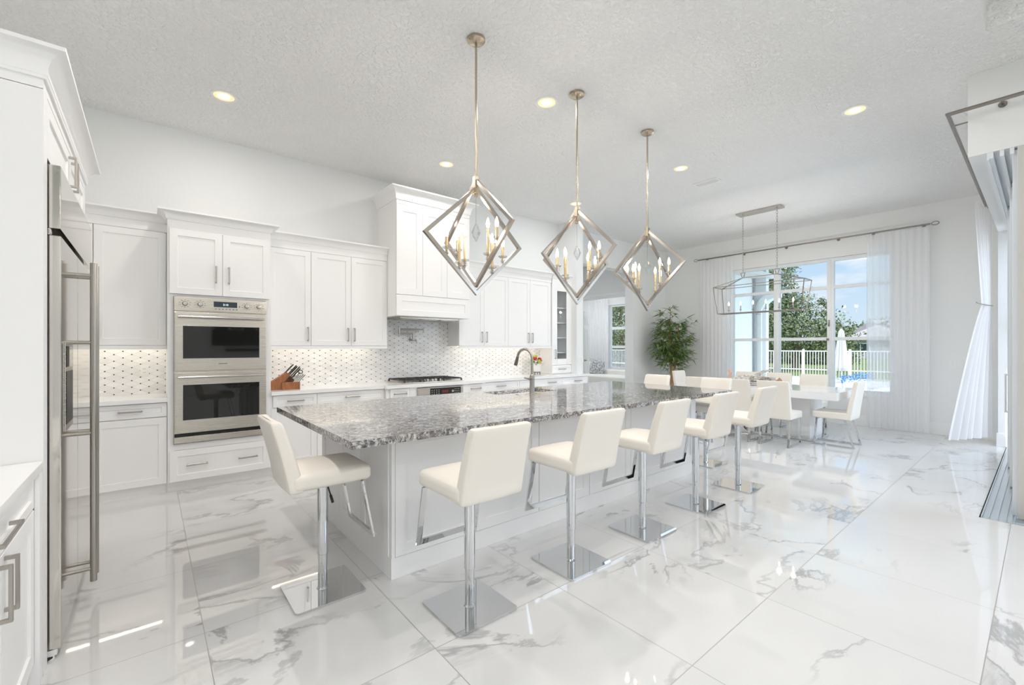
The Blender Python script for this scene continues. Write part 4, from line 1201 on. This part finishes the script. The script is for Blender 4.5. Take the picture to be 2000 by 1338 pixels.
def rod(label, pts, r_, brackets, fin=(True, True), wall=None):
    r = thing('curtain_rod', label, 'curtain rod', pts[0])
    o = Vector(pts[0]); L = [Vector(p) - o for p in pts]
    MB().tube(L, r_, 12).build('pole', 'rod_metal', r)
    for k, flag in ((0, fin[0]), (-1, fin[1])):
        if not flag: continue
        p = L[k]; d = (L[k] - L[k - 1 if k else 1]).normalized() if k == -1 else (L[0] - L[1]).normalized()
        ring = [p + d * (.055 - .045 * math.cos(t)) + Vector((0, 0, .026 * math.sin(t))) for t in [2 * math.pi * i / 14 for i in range(14)]]
        MB().tube(ring, .006, 8, closed=True).build('finial', 'rod_metal', r)
    for a, b in brackets:
        a = Vector(a) - o; b = Vector(b) - o; d = (b - a).normalized()
        MB().tube([a, b], .007, 8).tube([b - d * .008, b], .026, 16).build('bracket', 'rod_metal', r)
    return r
rod('brushed metal curtain rod above the dining window', [(9.60, 5.0, 3.36), (9.60, 1.16, 3.36)], .0135, [((9.6, y, 3.36), (XW, y, 3.36)) for y in (4.85, 4.05, 3.25, 2.4, 1.9, 1.25)], (True, True))
RX, RY, RZ_ = 5.29, .53, 3.39
rod('L-shaped metal curtain rod on the header over the sliding doors', [(9.45, RY, RZ_), (RX, RY, RZ_), (RX, -3.6, RZ_)], .0155, [((x, RY, RZ_), (x, HY, RZ_)) for x in (5.6, 6.6, 7.8, 9.0)] + [((RX, y, RZ_), (HX, y, RZ_)) for y in (.22, -1.2, -2.6)], (True, False))
drape('sheer_curtain', 'white tied-back curtain at the far end of the sliding doors', 'sheer_dense', (9.40, .49), (8.60, .60), .10, 3.37, 6, .032, tie=(1.98, .42, .18, .1), flare=-.24)
r = thing('curtain_tieback', 'thin metal tieback arm holding the bunched white curtain', 'tieback', (9.22, .5, 1.98))
MB().tube([(0.0, -.03, 0), (-.20, .01, 0), (-.40, .09, .02), (-.44, .10, .03)], .006, 8).build('arm', 'rod_metal', r)

r = thing('television', 'black wall television seen only as a reflection in the upper oven window', 'television', (2.15, LY0 + .004, 1.85))
MB().box(-.73, .73, .0, .05, -.41, .41, .006).build('screen', 'oven_glass', r)
tag(MB().box(1.75, 2.75, LY0, LY0 + .09, 1.27, 1.34, .01).build('soundbar', 'black'), 'black soundbar under the television, seen only as a reflection in the oven', 'speaker')

# ------------------------------------------------------------------ family room through the passage
r = thing('sofa', 'white sectional sofa seen through the passage in the family room', 'sofa', (11.9, 9.4, 0))
MB().cushion(.95, 3.2, .26, .06, (.0, -.2, .32), .02).cushion(1.1, .95, .26, .06, (-.6, 1.15, .32), .02).build('seat', 'sofa_leather', r)
MB().cushion(.24, 3.3, .32, .07, (.55, -.2, .46)).cushion(1.5, .24, .42, .07, (-.3, 1.62, .52)).build('backrest', 'sofa_leather', r)
MB().box(-.4, .6, -1.7, 1.3, .03, .2, .01).box(-1.1, -.3, .75, 1.6, .03, .2, .01).build('base', 'sofa_leather', r)
def pillow(label, loc, s, rz, tilt, mat):
    m = MB().cushion(s, .16, s, .07, (0, 0, 0), 0, 10)
    for v in m.bm.verts:
        k = 1 - .5 * max(abs(v.co.x), abs(v.co.z)) / (s / 2); v.co.y *= .35 + 1.2 * k
    o = m.build('throw_pillow', mat); o.location = loc; o.rotation_euler = (R(tilt), R(9), rz)
    return tag(o, label, 'pillow')
pillow('fuzzy grey patterned pillow upright on the white sofa', (12.15, 10.02, .69), .50, R(-55), -14, 'fuzzy')
pillow('white pillow behind the fuzzy grey pillow on the sofa', (12.2, 10.4, .66), .44, R(-50), -16, 'sofa_leather')
pillow('dark pillow at the left end of the white sofa', (11.6, 10.75, .60), .40, R(-30), -12, 'fuzzy')
r = thing('side_table', 'small white side table behind the family room sofa', 'table', (12.75, 11.2, 0))
MB().box(-.25, .25, -.25, .25, .97, 1.0, .004).build('tabletop', 'white_lacquer', r)
MB().box(-.22, .22, -.22, .22, .0, .97, .004).build('cabinet_body', 'white_lacquer', r)
r = thing('tabletop_tree', 'small dark conical tree ornament on the side table by the sofa', 'ornament', (12.75, 11.2, 1.0))
MB().cyl((0, 0, 0), (0, 0, .08), .02, 8).build('trunk', 'bark', r)
MB().lathe([(0, .06), (.09, .06), (.05, .16), (.07, .16), (.035, .26), (.05, .26), (0, .42)], (0, 0, 0), 9).build('foliage', 'dark_leaf', r, smooth=False)
drape('sheer_curtain', 'white sheer curtain beside the family room window', 'sheer', (13.25, 11.35), (13.25, 10.42), .02, 3.2, 9, .03)

# ------------------------------------------------------------------ outdoors
def at_px(px, X):     # world y on the plane x = X for a bearing measured in the photograph
    s, c = math.sin(.8808), math.cos(.8808); k = (px - 1000) / 859
    return X * (s - k * c) / (c + k * s)
struct('ground', MB().box(-60, 260, -160, 260, -.6, -.12), 'grass', smooth=False)
struct('pool_deck', MB().box(9.92, 24.2, -25, 4.9, -.2, -.06).box(13.7, 24.2, 4.9, 40, -.2, -.06).box(5.42, 9.92, -25, .146, -.2, -.021), 'concrete', smooth=False)
# stucco side of the family room, seen through the window, with an arched beam
w = MB().box(9.95, 13.62, 5.28, 5.45, -.1, 3.35)
struct('wall_outside', w, 'stucco', smooth=False)
m = MB(); n = 14; pts = []
for rr_ in (.62, .44):
    arc = [(13.3, 4.66 + rr_ * math.cos(math.pi / 2 * k / n), 2.33 + rr_ * math.sin(math.pi / 2 * k / n)) for k in range(n + 1)]
    pts += arc if rr_ > .5 else arc[::-1]
struct('arch_beam', MB().prism(pts, (.3, 0, 0)).box(13.3, 13.6, 5.09, 5.279, -.1, 2.34), 'stucco', smooth=False)
struct('eave', MB().box(9.95, 13.7, 4.88, 5.275, 3.34, 3.46), 'stucco_pink', smooth=False)
tag(MB().cyl((13.22, 5.235, -.055), (13.22, 5.235, 3.33), .03, 10).build('downspout', 'house_grey'), 'thin grey downspout at the stucco corner outside the dining window', 'downspout')
# pool
r = sroot('pool'); MB().box(12.6, 19.5, -9, 3.3, -.07, -.055).build('water', 'pool_water', r, smooth=False)
MB().box(12.3, 12.6, -9.3, 3.6, -.08, -.02, .01).box(19.5, 19.8, -9.3, 3.6, -.08, -.02, .01).box(12.6, 19.5, 3.3, 3.6, -.08, -.02, .01).build('coping', 'stucco', r)
# picket fence, in the two stretches the windows look out on
PICKET = None
def fence(label, x, y0, y1):
    global PICKET
    r = thing('picket_fence', label, 'fence', (x, y0, -.12)); L = y1 - y0
    for z in (1.30, .42, .05): MB().box(-.02, .02, 0, L, z, z + .05).build('rail', 'vinyl_white', r, smooth=False)
    for i in range(int(L / .115)):
        if PICKET is None: PICKET = o = MB().box(-.011, .011, 0, .024, .06, 1.32).build('picket', 'vinyl_white', r, smooth=False)
        else: o = PICKET.copy(); C.objects.link(o); o.parent = r
        o.location = (0, i * .115 + .05, 0)
    for i in range(int(L / 1.84) + 1):
        MB().box(-.04, .04, i * 1.84 - .04, i * 1.84 + .04, 0, 1.42).build('post', 'vinyl_white', r, smooth=False)
fence('white picket fence beyond the pool, seen through the dining window', 24.5, at_px(1765, 24.5), at_px(1465, 24.5))
fence('white picket fence seen through the family room window', 24.5, at_px(1224, 24.5), at_px(1180, 24.5))
# closed patio umbrella
r = thing('patio_umbrella', 'closed white patio umbrella standing by the pool', 'umbrella', (21.5, 5.22, -.06))
MB().cyl((0, 0, 0), (0, 0, 2.18), .022, 10).build('pole', 'vinyl_white', r)
m = MB(); n = 24; rings = []
for h, q in ((2.2, .02), (2.08, .08), (1.6, .13), (1.1, .18), (.62, .27), (.50, .22)):
    rings.append([m.bm.verts.new(((q * (1 + .22 * (-1) ** j)) * math.cos(2 * math.pi * j / n), (q * (1 + .22 * (-1) ** j)) * math.sin(2 * math.pi * j / n), h)) for j in range(n)])
for A_, B_ in zip(rings, rings[1:]):
    for j in range(n): m.bm.faces.new([A_[j], A_[(j + 1) % n], B_[(j + 1) % n], B_[j]])
m.build('canopy', 'canvas', r, smooth=False)
# potted blue flowers at the pool edge
def blueplant(label, loc, s, seed):
    r = thing('potted_flowers', label, 'flowers', loc); rn = random.Random(seed)
    MB().lathe([(0, 0), (.12 * s, 0), (.16 * s, .26 * s), (0, .26 * s)], (0, 0, 0), 14).build('pot', 'stucco', r)
    m = MB()
    for i in range(70):
        a = rn.random() * 6.28; q = rn.random() ** .6 * .32 * s; z = .30 * s + rn.random() * .25 * s
        leaf(m, Vector((q * math.cos(a), q * math.sin(a), z)), Vector((math.cos(a + 1), math.sin(a + 1), rn.uniform(-.2, .8))), .16 * s, .04 * s)
    m.build('blossoms', 'blue_flower', r, smooth=False)
blueplant('low pot of blue flowers left, near the pool outside the window', (18.6, at_px(1652, 18.6), -.06), .85, 2)
blueplant('second pot of blue flowers further right along the pool', (19.2, at_px(1686, 19.2), -.06), .95, 4)
# trees
def crown_mesh(name, blobs, n, size, seed):
    rn = random.Random(seed); v = []; f = []
    tot = sum(b[3] ** 2 for b in blobs)
    for (x, y, z, q) in blobs:
        for i in range(int(n * q * q / tot)):
            d = Vector((rn.gauss(0, 1), rn.gauss(0, 1), rn.gauss(0, 1))).normalized()
            p = Vector((x, y, z)) + d * q * (rn.random() ** .35) * (1 + .18 * math.sin(d.x * 9) * math.cos(d.z * 7 + d.y * 8))
            a = Vector((rn.gauss(0, 1), rn.gauss(0, 1), rn.gauss(0, .7))).normalized(); b = a.cross(d if abs(a.dot(d)) < .95 else Vector((0, 0, 1))).normalized()
            s = size * rn.uniform(.6, 1.4); k = len(v)
            v += [p - a * s, p + b * s * .5, p + a * s, p - b * s * .5]; f.append((k, k + 1, k + 2, k + 3))
    me = bpy.data.meshes.new(name); me.from_pydata([tuple(q) for q in v], [], f); return me
def tree(label, loc, blobs, n, size, seed, trunk_h, tr=.22, mat='tree_leaves', cat='tree', name='tree'):
    r = thing(name, label, cat, loc)
    me = crown_mesh('crown', blobs, n, size, seed); me.materials.append(MT[mat]); o = bpy.data.objects.new('crown', me); C.objects.link(o); o.parent = r
    if trunk_h:
        m = MB().tube([(0, 0, -.1), (.1, 0, trunk_h * .5), (0, .1, trunk_h)], tr, 8, taper=[1.2, .9, .6])
        for b in blobs[:6]: m.tube([(0, .05, trunk_h * .85), (b[0] * .5, b[1] * .5, (trunk_h + b[2]) / 2), (b[0], b[1], b[2])], tr * .35, 6, taper=[1, .7, .4])
        m.build('trunk', 'bark', r)
    return r
rn = random.Random(21)
def blobset(cx, w, h0, h1, n, q):
    return [(rn.uniform(-w, w) * .6, rn.uniform(-w, w), rn.uniform(h0, h1), q * rn.uniform(.7, 1.2)) for _ in range(n)]
tree('large leafy tree behind the fence in the middle window panes', (33, at_px(1555, 33), -.1), [(0, .4, 2.6, 2.3), (0, 1.4, 4.6, 1.8), (.3, -1.1, 2.4, 1.9), (0, 2.2, 2.8, 2.0), (0, 1.3, 6.3, 1.25), (0, -2.3, 1.6, 1.4), (0, 2.6, 7.0, 1.0), (0, .2, 4.3, 1.4)], 15000, .085, 1, 2.5)
tree('tall leafy tree behind the stucco corner in the left window panes', (30, at_px(1487, 30), -.1), [(0, 0, 3.0, 2.1), (0, .5, 4.6, 1.6), (0, -1.0, 6.4, 1.2), (0, 1.5, 3.6, 1.6), (0, -.4, 1.9, 1.5)], 10000, .08, 2, 2.5)
tree('slender airy tree right of the closed umbrella', (36, at_px(1634, 36), -.1), [(0, .1, 2.9, .55), (0, .5, 3.9, .5), (0, -.35, 2.2, .55), (0, .8, 4.6, .42), (0, -.6, 1.5, .5), (0, .9, 2.6, .5)], 1400, .075, 3, 3, .12)
for i, (px, X, h, lb) in enumerate(((1500, 46, 1.6, 'low dense hedge tree behind the fence at the left window panes'), (1560, 46, 1.5, 'low dense hedge tree behind the fence at the middle window panes'), (1600, 48, 1.4, 'low hedge tree left of the far grey house'))):
    tree(lb, (X, at_px(px, X), -.1), blobset(0, 2.4, .3, h - .5, 9, 1.2), 3500, .13, 30 + i, 1, .15)
for i, (px, X, lb) in enumerate(((1708, 95, 'distant round tree behind the roof of the grey house'), (1760, 90, 'distant tree right of the grey house behind the sheer curtain'), (1665, 120, 'far small tree on the skyline left of the grey house'))):
    tree(lb, (X, at_px(px, X), -.1), blobset(0, 4.5, 1.5, 4.2, 8, 2.2), 3000, .25, 40 + i, 3, .3, 'far_leaves')
for i, (px, X, lb) in enumerate(((1198, 30, 'leafy tree outside the family room window, left side'), (1214, 27, 'leafy tree outside the family room window, right side'))):
    tree(lb, (X, at_px(px, X), -.1), [(0, 0, 2.6, 1.6), (0, 0, 4.6, 1.5), (0, .3, 6.6, 1.5), (0, -.3, 1.2, 1.3)], 5000, .085, 50 + i, 3)
tag(MB().box(-.02, .02, -4, 4, 0, 1.75).build('wood_fence', 'wood_fence', loc=(33, at_px(1205, 33), -.12)), 'brown timber fence behind the white pickets outside the family room', 'fence')
# far house
def far_house():
    X = 70; y0, y1 = at_px(1752, X), at_px(1650, X)
    r = thing('house', 'single storey grey house with a hip roof beyond the lawn', 'house', (X, y0, -.1)); L = y1 - y0; D = 9
    MB().box(0, D, 0, L, 0, 2.4).build('walls', 'house_grey', r, smooth=False)
    m = MB(); e = .5; z0, z1 = 2.4, 5.1
    a = [(-e, -e, z0), (D + e, -e, z0), (D + e, L + e, z0), (-e, L + e, z0)]; p, q = (D / 2, 3.4, z1), (D / 2, L - 3.6, z1)
    m.face([a[0], a[3], q, p]); m.face([a[1], p, q, a[2]]); m.face([a[0], p, a[1]]); m.face([a[3], a[2], q]); m.face(a)
    m.build('roof', 'roof_tile', r, smooth=False)
    w_ = MB().box(-.06, .02, L * .50, L * .50 + 1.9, .9, 2.0).build('window', 'vinyl_white', r, smooth=False)
    MB().box(-.08, -.05, L * .50 + .1, L * .50 + .9, 1.0, 1.9).box(-.08, -.05, L * .50 + 1.0, L * .50 + 1.8, 1.0, 1.9).build('pane', 'display', w_, smooth=False)
far_house()
